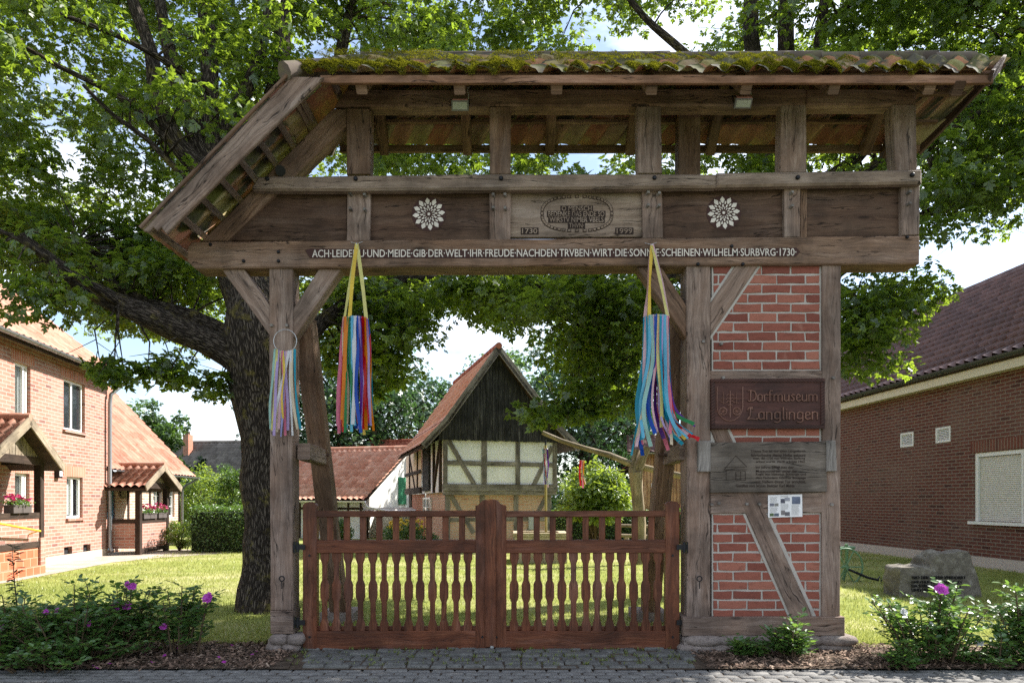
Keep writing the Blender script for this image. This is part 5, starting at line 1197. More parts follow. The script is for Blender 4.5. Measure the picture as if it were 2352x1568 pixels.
m = MB(); m.box(FB.p(.03, -3.55, 1.95), (.05, .75, 1.2), FB.A, FB.B); m.build('shutter', GREENSH, FM)
m = MB(); q = FB.p(2.1, -.9, 1.15)
pantiles('lean_to_roof', plain('pale_corrugated_sheet', (.5, .46, .4), .8, var=.3), FM, FB.p(.05, .05, 1.12), FB.A * .2, (FB.B * -1.0 + V((0, 0, .12))) / 2, 21, 2, .02, .01)
m = MB(); fbox(m, FB, .1, 4.2, -2.6, -1.2, 0, 1.2); m.build('lean_to_wall', PLWHITE, FM)
m = MB(); gutter(m, FB.p(.05, .1, 1.08), FB.p(4.3, .1, 1.1), .06); m.build('lean_to_gutter', ZINC, FM)
for xa in (.15, 2.1, 4.1): m = MB(); fbox(m, FB, xa - .06, xa + .06, -.06, .06, 0, 1.1); m.build('lean_to_post', WPORCH, FM)
pantiles('door_canopy', T_RED, FM, FB.hit(762, 1164)[0] and FB.p(FB.hit(760, 1164)[0], .55, 1.28), FB.A * .25, (FB.B * -.55 + V((0, 0, .3))) / 2, 2, 2, .04, .02)
FR_ = Frame(FB.p(-1.5, -7.4, 0)[:2], FB.A); FR_.B = FB.B
RB = thing('barn', FR_.p(-4, -4, 0), 'long barn roof in darker red tiles rising behind the low farm building', 'barn')
m = MB(); fbox(m, FR_, -5.6, 4.4, -7, 0, 0, 2.7); m.build('wall', BR_RED, RB)
roof('roof', T_RED, RB, FR_.p(-5.9, .3, 2.75), FR_.p(4.6, .3, 2.75), FR_.B * -3.8 + V((0, 0, 2.1)), .25, .34, .028, .038, under=WPORCH)
roof('roof', T_RED, RB, FR_.p(4.6, -7.3, 2.75), FR_.p(-5.9, -7.3, 2.75), FR_.B * 3.8 + V((0, 0, 2.1)), .25, .34, .028, .038)
m = MB(); ridge(m, FR_.p(-5.9, -3.5, 4.87), FR_.p(4.6, -3.5, 4.87)); m.build('ridge_tiles', T_RED, RB)
# --- larch-clad house and pale house on the right
FC = Frame((at(1456, 0, 31).x, 31 - D0), V((1, -.16)))
CH = thing('clad_house', FC.p(3, -3, 0), 'house clad in ochre upright boards behind the well sweep', 'house')
m = MB(); fbox(m, FC, .3, 9, -7, 0, 0, 3.75); m.build('wall', BR_RED, CH)
m = MB(); n = 60
for i in range(n): m.bar(FC.p(.365 + i * .145, .015, 0), FC.p(.365 + i * .145, .015, 3.7), .03, .118, FC.A)
m.build('cladding', WCLAD, CH)
a0_ = FC.hit(1496, 1150)[0]; window(FC, CH, (a0_, a0_ + .42, 1.05, 2.3), b=.04, mull=(), rails=(.5,), curtain=False, glass=GLASSD)
roof('roof', T_BROWN, CH, FC.p(-.3, .35, 3.7), FC.p(9.2, .35, 3.7), FC.B * -3.6 + V((0, 0, 1.1)), .25, .34, under=WPORCH)
m = MB(); gutter(m, FC.p(-.3, .42, 3.66), FC.p(9.2, .42, 3.66), .08); m.tube([FC.p(.25, .1, 3.6), FC.p(.25, .1, 0)], .05, 8); m.build('gutter', ZINC, CH)
roof('side_roof', T_RED, CH, FC.p(-1.5, .2, 2.2), FC.p(-1.5, -5, 2.2), V((FC.A.x * 1.8, FC.A.y * 1.8, 1.3)), .25, .34, under=WPORCH)
FP = Frame((at(1262, 0, 46).x, 46 - D0), V((1, -.1)))
PH = thing('pale_house', FP.p(1, -3, 0), 'small pale green house with a white roof far behind the granary', 'house')
m = MB(); fbox(m, FP, -3, 1.3, -6, 0, 0, 1.75); m.build('wall', plaster('mint_plaster', (.5, .6, .52)), PH)
m = MB(); m.face([FP.p(-3.3, .3, 1.7), FP.p(1.5, .3, 1.7), FP.p(1.5, -3, 2.9), FP.p(-3.3, -3, 2.9)]); m.face([FP.p(-3.3, .3, 1.6), FP.p(-3.3, -3, 2.8), FP.p(1.5, -3, 2.8), FP.p(1.5, .3, 1.6)]); m.build('roof', PVC, PH)
window(FP, PH, (.3, .9, .7, 1.5), b=.03, curtain=False, glass=GLASSD)
# --- brown brick house on the right
AR = V((-.07, 1.)).normalized(); FRR = Frame((10.85 - .07 * -6, 12 - D0 - 6), AR); FRR.B = -FRR.B      # B towards the lawn (-x)
RH = thing('brown_brick_house', FRR.p(9, -4, 0), 'single-storey dark brown brick house with glazed brown tiles on the right', 'house')
ER = 4.28; hw = hole(FRR, 2238, 2352, 1030, 1196); hw = (hw[0] - .0, hw[1], hw[2], hw[3])
hv = [hole(FRR, 2069, 2099, 991, 1027), hole(FRR, 2150, 2184, 978, 1018)]
z0v, z1v = (hv[0][2] + hv[1][2]) / 2, (hv[0][3] + hv[1][3]) / 2
hv = [(h[0], h[1], z0v, z1v) for h in hv]
wall(FRR, 'wall', BR_DARK, RH, 21, .2, ER, [hw] + hv, reveal=.12)
m = MB(); fbox(m, FRR, 0, 21, -.28, .015, 0, .24); m.build('plinth', plain('pale_plinth', (.5, .44, .4), .85, var=.15), RH)
m = MB(); fbox(m, FRR, -.3, 21, -8.1, -.31, 0, ER); m.build('house_body', BR_DARK, RH)
m = MB(); fbox(m, FRR, hw[0] - .12, hw[1] + .1, .002, .01, hw[3] + .02, hw[3] + .27); m.build('soldier_course', brickmat('dark_soldier', (.14, .04, .028), (.17, .055, .036), (.09, .03, .022), (.28, .21, .17), .083, .32, .01), RH)
wf = MB(); a0_, a1_ = hw[0], hw[1]
for q in ((a0_, a0_ + .09, hw[2], hw[3]), (a1_ - .09, a1_, hw[2], hw[3]), (a0_ + .09, a1_ - .09, hw[3] - .09, hw[3])): fbox(wf, FRR, q[0], q[1], -.11, -.02, q[2], q[3])
wnd = wf.build('window', PVC, RH)
m = MB(); n = 34; hh = (hw[3] - hw[2] - .1) / n
for i in range(n): zc2 = hw[2] + (i + .5) * hh; m.grid([[FRR.p(a, -.075 + .012 * math.cos(t), zc2 + hh * .5 * t / 1.57) for t in (-1.57, -.8, 0, .8, 1.57)] for a in (a0_ + .09, a1_ - .09)], smooth=False)
m.build('roller_shutter', plain('shutter_grey', (.6, .58, .53), .5, var=.05), wnd)
m = MB(); fbox(m, FRR, a0_ - .12, a1_ + .1, -.1, .09, hw[2] - .07, hw[2] - .002); m.build('sill', PVC, wnd)
for h in hv:
    m = MB(); w = .045
    for q in ((h[0], h[0] + w, h[2], h[3]), (h[1] - w, h[1], h[2], h[3]), (h[0] + w, h[1] - w, h[2], h[2] + w), (h[0] + w, h[1] - w, h[3] - w, h[3])): fbox(m, FRR, *q[:2], -.06, .015, *q[2:])
    vv = m.build('vent', PVC, RH); m = MB()
    for i in range(7): zc2 = h[2] + w + (i + .5) * (h[3] - h[2] - 2 * w) / 7; m.box(FRR.p((h[0] + h[1]) / 2, -.025, zc2), (h[1] - h[0] - 2 * w, .05, .012), FRR.A, (FRR.B - V((0, 0, .8))).normalized(), (FRR.B * .8 + V((0, 0, 1))).normalized())
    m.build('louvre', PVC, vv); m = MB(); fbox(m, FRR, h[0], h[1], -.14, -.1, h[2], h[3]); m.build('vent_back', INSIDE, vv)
m = MB(); fbox(m, FRR, -.3, 21.2, -.3, .3, ER, ER + .03); fbox(m, FRR, -.3, 21.2, .28, .32, ER - .02, ER + .24); m.build('eaves_board', CREAMT, RH)
m = MB(); gutter(m, FRR.p(-.3, .42, ER + .3), FRR.p(21.2, .42, ER + .28), .085, seg=20); m.build('gutter', plain('dark_gutter', (.06, .065, .065), .4, .3, .5), RH)
roof('roof', T_BROWN, RH, FRR.p(21.2, .42, ER + .26), FRR.p(-.3, .42, ER + .26), FRR.B * -4.45 + V((0, 0, 3.5)), .27, .36, .06, .07, k=8, under=WPORCH)
roof('roof', T_BROWN, RH, FRR.p(-.3, -8.5, ER + .26), FRR.p(21.2, -8.5, ER + .26), FRR.B * 4.45 + V((0, 0, 3.5)), .3, .4)
m = MB(); ridge(m, FRR.p(21.2, -4.04, ER + 3.78), FRR.p(-.3, -4.04, ER + 3.78), .12); m.build('ridge_tiles', T_BROWN, RH)
m = MB(); m.face([FRR.p(21, 0, ER), FRR.p(21, -8, ER), FRR.p(21, -4, ER + 3.45)]); m.face([FRR.p(-.28, 0, ER), FRR.p(-.28, -4, ER + 3.45), FRR.p(-.28, -8, ER)]); m.build('gable_wall', BR_DARK, RH)

# ------------------------------------------------------------------ well, sweep, bench, boulder, plough
dW = 17.
WL = thing('well', at(1240, 0, dW) * V((1, 1, 0)) if False else V((at(1240, 1150, dW).x, dW - D0, 0)), 'low square sandstone well below the hanging pole, behind the gate', 'well')
m = MB(); c = V((at(1240, 1150, dW).x, dW - D0, 0))
for sx, sy, w, d_ in ((0, -.56, 1.26, .14), (0, .56, 1.26, .14), (-.56, 0, .14, .98), (.56, 0, .14, .98)): m.box(c + V((sx, sy, .32)), (w, d_, .64))
m.build('wall', brickmat('sandstone_blocks', (.42, .34, .22), (.5, .42, .29), (.34, .27, .17), (.3, .25, .18), .5, .32, .012), WL)
m = MB()
for sx, sy, w, d_ in ((0, -.56, 1.34, .2), (0, .56, 1.34, .2), (-.56, 0, .2, .92), (.56, 0, .2, .92)): m.box(c + V((sx, sy, .685)), (w, d_, .09))
m.build('coping', SANDST, WL)
dS = 16.2
SWP = thing('well_sweep', V((at(1466, 1150, dS).x, dS - D0, 0)), 'old well sweep: forked trunk carrying a long crooked pole beside the right gate post', 'well sweep')
q = lambda a, b, d=dS: at(a, b, d)
b0 = V((at(1468, 1150, dS).x, dS - D0, 0))
m = MB(); m.tube([b0, q(1470, 1200), q(1464, 1130), q(1460, 1085)], [.14, .135, .14, .16], 12, vary=.25); m.tube([q(1462, 1110), q(1466, 1075), q(1478, 1045, dS - .05), q(1487, 1027, dS - .05)], [.12, .12, .1, .085], 10, vary=.25); m.tube([q(1460, 1115), q(1454, 1080), q(1459, 1050, dS + .15), q(1463, 1032, dS + .15)], [.12, .11, .08, .07], 10, vary=.25); m.build('forked_trunk', WLOG, SWP)
m = MB(); m.tube([q(1246, 993, 16.8), q(1290, 1012, 16.75), q(1345, 1030, 16.6), q(1400, 1045, 16.5), q(1450, 1065, 16.3), q(1520, 1083, 16.1), q(1590, 1098, 15.9)], [.055, .058, .062, .07, .078, .078, .075], 10, vary=.2); m.build('pole', WLOG, SWP)
m = MB(); m.tube([q(1253, 1008, 16.8), q(1253, 1022, 16.8)], .02, 6); m.build('chain', IRON, SWP)
m = MB(); m.tube([q(1253, 1022, 16.8), q(1254, 1228, 16.9)], .03, 8); m.build('bucket_rod', plain('bamboo', (.3, .24, .08), .6), SWP)
for cx_, cy_, l, cols, lab in ((1253, 1030, .85, ('turq', 'red', 'mint', 'white', 'lilac', 'palepink', 'violet'), 'small bunch of pastel ribbons tied to the hanging pole of the well'), (1338, 1057, .62, ('red', 'pink', 'cream', 'orange'), 'small coral ribbons hanging halfway along the well sweep pole')):
    g = thing('ribbon_bunch', q(cx_, cy_, 16.55), lab, 'ribbons', 'small ribbon bunches on the well sweep')
    hoop(g, q(cx_, cy_, 16.55), .07)
    for i, col in enumerate(cols):
        s = q(cx_ - 5 + 10 * i / len(cols), cy_, 16.55); ribbon(g, col, [s, s + V((R.uniform(-.05, .05), 0, -l * .5)), s + V((R.uniform(-.05, .08), 0, -l * R.uniform(.9, 1.1)))], .045, yaw=0, tw=.4)
m = MB(); x0_, x1_ = at(1425, 0, 20).x, at(1545, 0, 20).x; yb_ = 20 - D0
BN = thing('bench', V(((x0_ + x1_) / 2, yb_, 0)), 'low wooden rail bench in front of the right hedge', 'bench')
for k, (dz, dy) in enumerate(((.44, 0), (.44, .2), (.72, .34))):
    m = MB(); m.tube([V((x0_, yb_ + dy, dz + .05)), V((x1_, yb_ + dy, dz))], .05, 8, vary=.1); m.build('rail', WLOG, BN)
for xx_ in (x0_ + .2, x1_ - .2): m = MB(); m.tube([V((xx_, yb_ + .1, 0)), V((xx_, yb_ + .1, .42))], .07, 8); m.build('leg', WLOG, BN)
# boulder
dB = 10.7; xb = lambda px: (px - CX) / F * dB; zb = lambda py: H + (HY - py) / F * dB
BO = thing('boulder', V((xb(2158), dB - D0, 0)), 'granite boulder carved with a verse on the lawn before the brown brick house', 'boulder')
prof = [(2056, 1380), (2057, 1340), (2060, 1308), (2064, 1299), (2100, 1300), (2126, 1303), (2130, 1290), (2137, 1276), (2152, 1267), (2180, 1266), (2205, 1263), (2222, 1266), (2229, 1285), (2240, 1318), (2258, 1372), (2255, 1388), (2150, 1395)]
lo = 1172 + 0
rows = []; mid = (xb(2155), zb(1345)); nst = 11
def resample(pts, n):
    L = [0.]
    for i in range(len(pts)): L.append(L[-1] + math.dist(pts[i], pts[(i + 1) % len(pts)]))
    out = []
    for k in range(n):
        t = L[-1] * k / n; i = max(j for j in range(len(pts)) if L[j] <= t); f = (t - L[i]) / max(1e-9, L[i + 1] - L[i]); a, b = pts[i], pts[(i + 1) % len(pts)]
        out.append((a[0] + (b[0] - a[0]) * f, a[1] + (b[1] - a[1]) * f))
    return out
pr = resample([(xb(a), zb(b)) for a, b in prof], 110)
for i in range(nst + 1):
    t = i / nst; y = dB - D0 - .06 + t * .75; sc = 1. if i > 0 else .965
    if t > .45: sc = 1 - .45 * ((t - .45) / .55) ** 1.6
    tilt = .0
    rows.append([V((mid[0] + (a - mid[0]) * sc, y + tilt + (.02 if i else 0), (mid[1] + (b - mid[1]) * sc) if i else mid[1] + (b - mid[1]) * .965)) + V((nz(a * 7, b * 7, t * 3), nz(b * 7, t * 3, a * 7), nz(t * 4, a * 6, b * 6))) * (.05 if i > 1 else .016) + V((nz(a * 2.5, b * 2.5, t * 2), 0, nz(t * 2, a * 2.5, b * 2.5))) * .04 for a, b in pr])
m = MB(); m.grid(rows, True, smooth=True); 
fr_ = rows[0]; cc = V((mid[0], rows[0][0].y - .01, mid[1])); k_ = 5; rg = [fr_]
for j in range(1, k_): rg.append([p.lerp(cc, j / k_) + V((0, -.012 + .03 * nz(p.x * 4 + j, p.z * 4, 3), 0)) * (1 - j / k_ * .5) for p in fr_])
m.grid(rg[::-1], True, smooth=True); m.face(rg[-1]); m.face(rows[-1][::-1]); m.build('rock', GRANITE, BO)
T = MB(); yt = dB - D0 - .085
for s_, a, b, u in (("WO DER ACKER VERDORRT", 2085, 2208, 1324), ("UND DER PFLUG VERFÄLLT", 2085, 2200, 1333.5), ("DA STIRBT DER MENSCH", 2085, 2196, 1343), ("UND VERDIRBT DIE WELT", 2085, 2198, 1352.5)):
    text_mb(s_, xb(a), xb(b), zb(u + 3.4), zb(u - 3.6), yt, .02, .0, mb=T)
for v in T.v: v.y -= .012
T.build('carved_verse', plain('black_letter', (.022, .02, .02), .8), BO)
# plough
dP = 12.6; xp = lambda px, d=dP: (px - CX) / F * d; zp_ = lambda py, d=dP: H + (HY - py) / F * d
PL = thing('plough', V((xp(1945), dP - D0, 0)), 'old green horse plough with spoked wheels on the lawn behind the brick pillar', 'plough')
def wheel(c, r, n=6, tilt=.15):
    m = MB(); ax = V((math.cos(tilt), math.sin(tilt), 0))
    P = lambda t, rr: c + ax * rr * math.cos(t) + V((0, 0, rr * math.sin(t)))
    m.tube([P(k * math.pi / 16, r) for k in range(33)], .018, 8, cap=False)
    for k in range(n): t = k * 2 * math.pi / n + .0; m.tube([P(t, .03), P(t, r)], .012, 6)
    m.tube([c + V((0, -.07, 0)), c + V((0, .07, 0))], .035, 10); return m.build('wheel', PAINTG, PL)
wheel(V((xp(1942), dP - D0, zp_(1302))), .345); wheel(V((xp(1905), dP - D0 + .7, .2)), .2)
Q = lambda a, b, dy=0.: V((xp(a), dP - D0 + dy, zp_(b)))
m = MB(); m.tube([Q(1870, 1275, .3), Q(1935, 1263, .25), Q(1958, 1258, .2), Q(1975, 1259, .2)], .03, 8); m.tube([Q(1957, 1262, .2), Q(1960, 1300, .25), Q(1955, 1335, .3)], .03, 8); m.tube([Q(1944, 1268, .2), Q(1938, 1330, .4)], .022, 8); m.tube([Q(1956, 1250, .2), Q(1957, 1264, .2)], .03, 8); m.build('beam', PAINTG, PL)
m = MB(); m.tube([Q(1942, 1303, .08), Q(1970, 1316, .0), Q(1990, 1325, -.05), Q(2012, 1330, -.1)], .022, 8, vary=.2); m.tube([Q(2008, 1332, -.1), Q(2014, 1322, -.1), Q(2018, 1330, -.1), Q(2014, 1345, -.1), Q(2005, 1352, -.1), Q(1997, 1349, -.1), Q(1992, 1335, -.1)], .014, 7); m.tube([Q(1905, 1340, .5), Q(1960, 1340, .2), Q(1985, 1338, .1)], .035, 6, vary=.3); m.build('hitch', IRON, PL)
# ------------------------------------------------------------------ trees and plants
def kite(a, l, w, b=0., f=.06): 
    c, s = math.cos(a), math.sin(a); B = (b, 0, 0); m = .58
    def P(t, u, z): return (b + t * c - u * s, t * s + u * c, z)
    return [B, P(l * m, -w, f), P(l, 0, -.1 * l), P(l * m, w, f)]
LEAF_LOBED = np.array([kite(0, 1., .19, f=.1), kite(.75, .5, .15, .3), kite(-.75, .5, .15, .3, .02), kite(1.05, .5, .15, .04, .02), kite(-1.05, .5, .15, .04, .1)])
def leaves(name, parent, C, rad, nper, size, mat, shape=None, flat=.5, up=.9, spread=.6, droop=0.):
    C = np.asarray(C, float); n = len(C); rad = np.broadcast_to(np.asarray(rad, float), (n,))
    q = rng.normal(0, 1, (n, nper, 3)); q /= np.linalg.norm(q, axis=2, keepdims=True) + 1e-9
    q *= rng.random((n, nper, 1)) ** .45
    off = q * rad[:, None, None] * (1, 1, flat)
    off[..., 2] -= droop * (off[..., 0] ** 2 + off[..., 1] ** 2)
    P = (C[:, None] + off).reshape(-1, 3)
    N = q.reshape(-1, 3) * .5 + (0, 0, up) + rng.normal(0, spread, P.shape)
    tg = q.reshape(-1, 3) + rng.normal(0, .5, P.shape) + (0, 0, -.35)
    sz = size * (.7 + .6 * rng.random(len(P)))
    return scatter(name, P, N, sz, LEAF_LOBED if shape is None else shape, mat, parent, tang=tg)
def samp(poly, d0, d1, n, holes=()):
    xs = [p[0] for p in poly]; ys = [p[1] for p in poly]; out = []
    while len(out) < n:
        x, y = R.uniform(min(xs), max(xs)), R.uniform(min(ys), max(ys))
        if inpoly(x, y, poly) and not any((x - a) ** 2 + (y - b) ** 2 < r * r for a, b, r in holes):
            d = R.uniform(d0, d1); out.append(at(x, y, d))
    return out
def limbs_mesh(lst, twig_to, name, parent, mat, tr=.018, maxd=1.7):
    m = MB(); pts = []
    for L in lst:
        P = [at(a, b, c) for a, b, c, r in L]; rr = [r for *_, r in L]
        Q, q = [], []
        for i in range(len(P) - 1):                # smooth and gnarl
            k = max(2, int((P[i + 1] - P[i]).length / .22))
            p0, p3 = P[max(0, i - 1)], P[min(len(P) - 1, i + 2)]
            for j in range(k + (i == len(P) - 2)):
                t = j / k; a, b, c_, d = p0, P[i], P[i + 1], p3
                v = .5 * ((2 * b) + (c_ - a) * t + (2 * a - 5 * b + 4 * c_ - d) * t * t + (3 * b - a - 3 * c_ + d) * t ** 3)
                r = rr[i] + (rr[i + 1] - rr[i]) * t
                Q.append(v + V((nz(v.x * 1.7, v.y, v.z * 1.7), nz(v.z * 1.7, v.x, v.y), 0)) * min(.09, r * .5)); q.append(r)
        m.tube(Q, q, 14 if max(q) > .12 else 8, vary=.22); pts += list(zip(Q, q))
    A = np.array([p for p, r in pts]); thin = np.array([r for p, r in pts])
    for c in twig_to:
        d = np.linalg.norm(A - np.array(c), axis=1) + thin * 2.5
        i = int(d.argmin())
        if d[i] > maxd: continue
        s = V(A[i]); e = V(c); mid = s.lerp(e, .55) + V((R.uniform(-.12, .12), R.uniform(-.12, .12), R.uniform(.0, .16)))
        r0 = min(thin[i] * .5, tr * (.7 + .35 * (e - s).length)); m.tube([s, s.lerp(mid, .5) + V((R.uniform(-.05, .05), R.uniform(-.05, .05), .03)), mid, e], [r0, r0 * .8, r0 * .6, r0 * .25], 5, cap=False)
        for k in range(3): t = e + V((R.gauss(0, .3), R.gauss(0, .3), R.gauss(-.05, .16))); m.tube([mid.lerp(e, R.uniform(.2, .9)), t], [r0 * .35, r0 * .15], 4, cap=False)
    return m.build(name, mat, parent)
# --- the oak on the left
T1 = thing('oak_tree', at(606, 1150, 9.5) * 1.0 - V((0, 0, H)), 'big oak with a dark trunk just behind the left gate post', 'tree', 'old trees behind the gateway')
d1 = 9.5
LT = [[(614, 1425, d1, .52), (613, 1385, d1, .42), (612, 1320, d1, .36), (611, 1200, d1, .31), (609, 1060, d1, .31), (607, 960, d1, .34), (602, 880, d1, .4), (592, 790, d1, .42), (580, 700, d1 + .1, .36), (562, 610, d1 + .3, .33), (540, 520, d1 + .4, .29), (515, 440, d1 + .4, .23)],
      [(585, 850, d1, .27), (530, 812, d1 - .1, .21), (470, 778, d1 - .2, .18), (390, 748, d1 - .35, .158), (300, 712, d1 - .5, .138), (210, 668, d1 - .7, .13), (130, 610, d1 - .9, .09), (50, 540, d1 - 1., .05)],
      [(590, 800, d1 + .1, .2), (520, 765, d1 + .2, .13), (440, 725, d1 + .2, .1), (350, 700, d1 + .1, .08), (260, 650, d1, .055), (170, 560, d1, .03)],
      [(530, 500, d1 + .4, .2), (470, 400, d1 + .2, .15), (410, 330, d1, .12), (370, 240, d1 - .1, .11), (345, 120, d1 - .2, .09), (310, 10, d1 - .2, .075), (280, -120, d1 - .2, .05)],
      [(520, 470, d1 + .4, .16), (455, 340, d1 + .3, .12), (422, 230, d1 + .3, .105), (388, 110, d1 + .2, .09), (365, 0, d1 + .2, .075), (340, -140, d1, .05)],
      [(520, 440, d1 + .4, .17), (484, 330, d1 + .4, .145), (477, 200, d1 + .4, .12), (474, 60, d1 + .4, .105), (470, -80, d1 + .4, .08), (466, -220, d1 + .4, .05)],
      [(525, 430, d1 + .4, .16), (530, 290, d1 + .5, .125), (570, 200, d1 + .5, .1), (602, 110, d1 + .5, .08), (622, 0, d1 + .6, .06), (640, -150, d1 + .7, .04)],
      [(555, 560, d1 + .5, .19), (590, 400, d1 + .8, .15), (622, 260, d1 + .8, .135), (645, 160, d1 + .8, .125), (652, 60, d1 + .8, .115), (655, -60, d1 + .8, .09), (670, -220, d1 + .8, .05)],
      [(600, 420, d1 + 1.2, .12), (700, 260, d1 + 1.6, .1), (775, 140, d1 + 1.6, .095), (800, 40, d1 + 1.6, .085), (830, -80, d1 + 1.6, .06)],
      [(380, 320, d1 - .1, .05), (300, 240, d1 - .4, .04), (220, 195, d1 - .6, .034), (130, 150, d1 - .8, .03), (50, 105, d1 - 1, .026), (-60, 70, d1 - 1.2, .02)],
      [(490, 480, d1 + .1, .07), (420, 405, d1 - .4, .045), (340, 320, d1 - .6, .035), (260, 265, d1 - .8, .028), (190, 195, d1 - 1., .02)],
      [(600, 830, d1 + .2, .26), (690, 785, d1 + .3, .17), (745, 740, d1 + .6, .13), (830, 680, d1 + 1, .1), (930, 640, d1 + 1.4, .07), (1030, 640, d1 + 1.7, .04)],
      [(480, 210, d1 + .2, .05), (360, 130, d1 - .4, .04), (240, 70, d1 - .8, .03), (100, 20, d1 - 1, .02)],
      [(300, 712, d1 - .5, .06), (180, 640, d1 - 1.1, .04), (60, 560, d1 - 1.5, .025), (-60, 500, d1 - 1.8, .02)]]
PL_ = [(-250, -350), (700, -350), (690, 150), (600, 330), (470, 480), (430, 600), (520, 640), (560, 720), (520, 770), (420, 800), (330, 775), (255, 790), (190, 700), (120, 660), (-250, 600)]
HO = [(150, 345, 46), (305, 470, 32), (20, 470, 40), (95, 600, 36), (560, 60, 26), (250, 560, 26), (640, 330, 30), (420, 560, 22)]
C1 = samp(PL_, 9.9, 13.6, 410, HO) + samp(PL_, 8.0, 9.6, 48, HO)
C1 += samp([(0, 480), (430, 520), (470, 650), (440, 740), (330, 745), (200, 700), (60, 640)], 9.4, 11.2, 70)
C1 += samp([(700, 250), (900, 250), (900, 400), (640, 400)], 10, 13, 14)
C1 += samp([(880, 632), (1090, 632), (1080, 690), (960, 700)], 9.6, 12, 16)
C1 += samp([(690, 628), (1040, 628), (990, 720), (930, 790), (880, 820), (800, 800), (740, 740), (700, 700)], 9.6, 12, 44)
C1 += samp([(640, -350), (1250, -350), (1250, 170), (640, 160)], 10.7, 14.4, 120, [(820, 30, 30), (1060, 60, 40)])
C1 += samp([(820, -300), (1320, -300), (1320, 150), (820, 150)], 9.5, 13.5, 46)
C1 += samp([(850, 250), (1300, 250), (1300, 420), (850, 420)], 9.4, 13, 26)
C1 += [at(*p) for p in ((232, 845, 8.7), (262, 868, 8.5), (285, 850, 8.6), (340, 845, 8.8), (385, 862, 8.9), (418, 868, 9), (395, 830, 9), (497, 900, 9.3), (505, 868, 9.3), (50, 660, 8), (105, 700, 8.1), (15, 680, 7.9), (150, 700, 8.2), (870, 850, 10.4), (840, 800, 10.4), (800, 850, 10.8), (830, 880, 10.9), (900, 875, 10.9), (760, 840, 10.6), (920, 850, 11), (860, 905, 10.8), (745, 790, 10.5), (905, 815, 10.6), (935, 770, 10.6), (770, 800, 10.2))]
limbs_mesh(LT, C1, 'trunk', T1, BARK)
leaves('crown', T1, C1, [R.uniform(.2, .36) if c.z < 3.6 else R.uniform(.32, .62) for c in C1], 72, .126, LEAF, flat=.42, droop=.25)
# --- the tree behind the brick pillar
d2 = 11.4
T2 = thing('oak_tree', at(1765, 1150, d2) - V((0, 0, H)), 'tall oak rising behind the brick pillar, its limbs fanning above the roof', 'tree', 'old trees behind the gateway')
LT2 = [[(1768, 1370, d2, .5), (1766, 1300, d2, .4), (1764, 1000, d2, .34), (1762, 700, d2, .33), (1758, 480, d2, .3), (1745, 390, d2, .2), (1732, 300, d2, .16), (1727, 120, d2, .135), (1726, -20, d2, .12), (1720, -200, d2, .08)],
       [(1758, 470, d2, .22), (1785, 350, d2 + .3, .17), (1800, 200, d2 + .4, .15), (1805, 60, d2 + .4, .135), (1812, -80, d2 + .4, .11), (1830, -260, d2 + .4, .06)],
       [(1765, 560, d2 + .1, .2), (1860, 440, d2 + .5, .13), (1990, 330, d2 + .8, .12), (1900, 200, d2 + .8, .1)], 
       [(1780, 420, d2 + .2, .16), (1850, 230, d2 + .5, .115), (1885, 80, d2 + .5, .095), (1900, -60, d2 + .5, .07), (1915, -220, d2 + .5, .04)],
       [(1762, 640, d2 - .1, .2), (1880, 500, d2 - .6, .14), (2020, 380, d2 - 1., .115), (2110, 325, d2 - 1.2, .1), (2190, 292, d2 - 1.3, .09), (2260, 240, d2 - 1.4, .08), (2310, 180, d2 - 1.5, .07), (2380, 90, d2 - 1.6, .055), (2480, 0, d2 - 1.7, .03)],
       [(1762, 760, d2 - .1, .18), (1900, 640, d2 - .4, .12), (2060, 530, d2 - .7, .085), (2180, 465, d2 - .9, .065), (2280, 420, d2 - 1, .05), (2380, 370, d2 - 1.1, .03)],
       [(1900, 645, d2 - .3, .08), (1960, 680, d2 - .5, .05), (2000, 730, d2 - .6, .035), (2020, 790, d2 - .6, .02)],
       [(1760, 700, d2, .17), (1640, 640, d2 - .5, .11), (1500, 640, d2 - 1, .085), (1390, 680, d2 - 1.3, .055), (1350, 730, d2 - 1.5, .035), (1335, 780, d2 - 1.6, .02), (1330, 850, d2 - 1.7, .012)],
       [(1500, 640, d2 - 1, .07), (1450, 740, d2 - 1.3, .05), (1420, 850, d2 - 1.5, .035), (1400, 950, d2 - 1.6, .02)],
       [(1730, 300, d2, .1), (1620, 160, d2 + .2, .07), (1500, 60, d2 + .3, .055), (1400, -60, d2 + .3, .04)],
       [(1900, 60, d2 + .3, .07), (1990, -20, d2, .05), (2100, -80, d2 - .2, .035)],
       [(2120, 318, d2 - 1.2, .05), (2150, 400, d2 - 1.3, .035), (2200, 470, d2 - 1.4, .02)]]
C2 = samp([(1120, 628), (1560, 628), (1540, 720), (1480, 780), (1460, 850), (1410, 895), (1350, 905), (1315, 890), (1325, 840), (1270, 770), (1180, 710)], 8.9, 12.4, 96)
C2 += samp([(1300, 250), (2060, 250), (2060, 420), (1300, 420)], 9.4, 13.4, 50, [(1365, 360, 62), (1640, 390, 30)])
C2 += samp([(1250, -350), (2420, -350), (2420, 150), (2280, 190), (1250, 170)], 11.6, 15, 150, [(1290, 60, 36), (1960, 60, 40), (1500, 120, 24)])
C2 += samp([(1980, -350), (2420, -350), (2420, 150), (2280, 190), (1980, 170)], 9, 11.5, 50)
C2 += [at(*p) for p in ((1115, 715, 11), (1140, 735, 11.4), (1165, 720, 10.8), (1100, 690, 11.8), (1180, 745, 11.6), (1150, 700, 10.4), (1085, 705, 11))]
C2 += samp([(1060, 632), (1200, 632), (1180, 690), (1110, 700), (1060, 700)], 9.6, 12.5, 16)
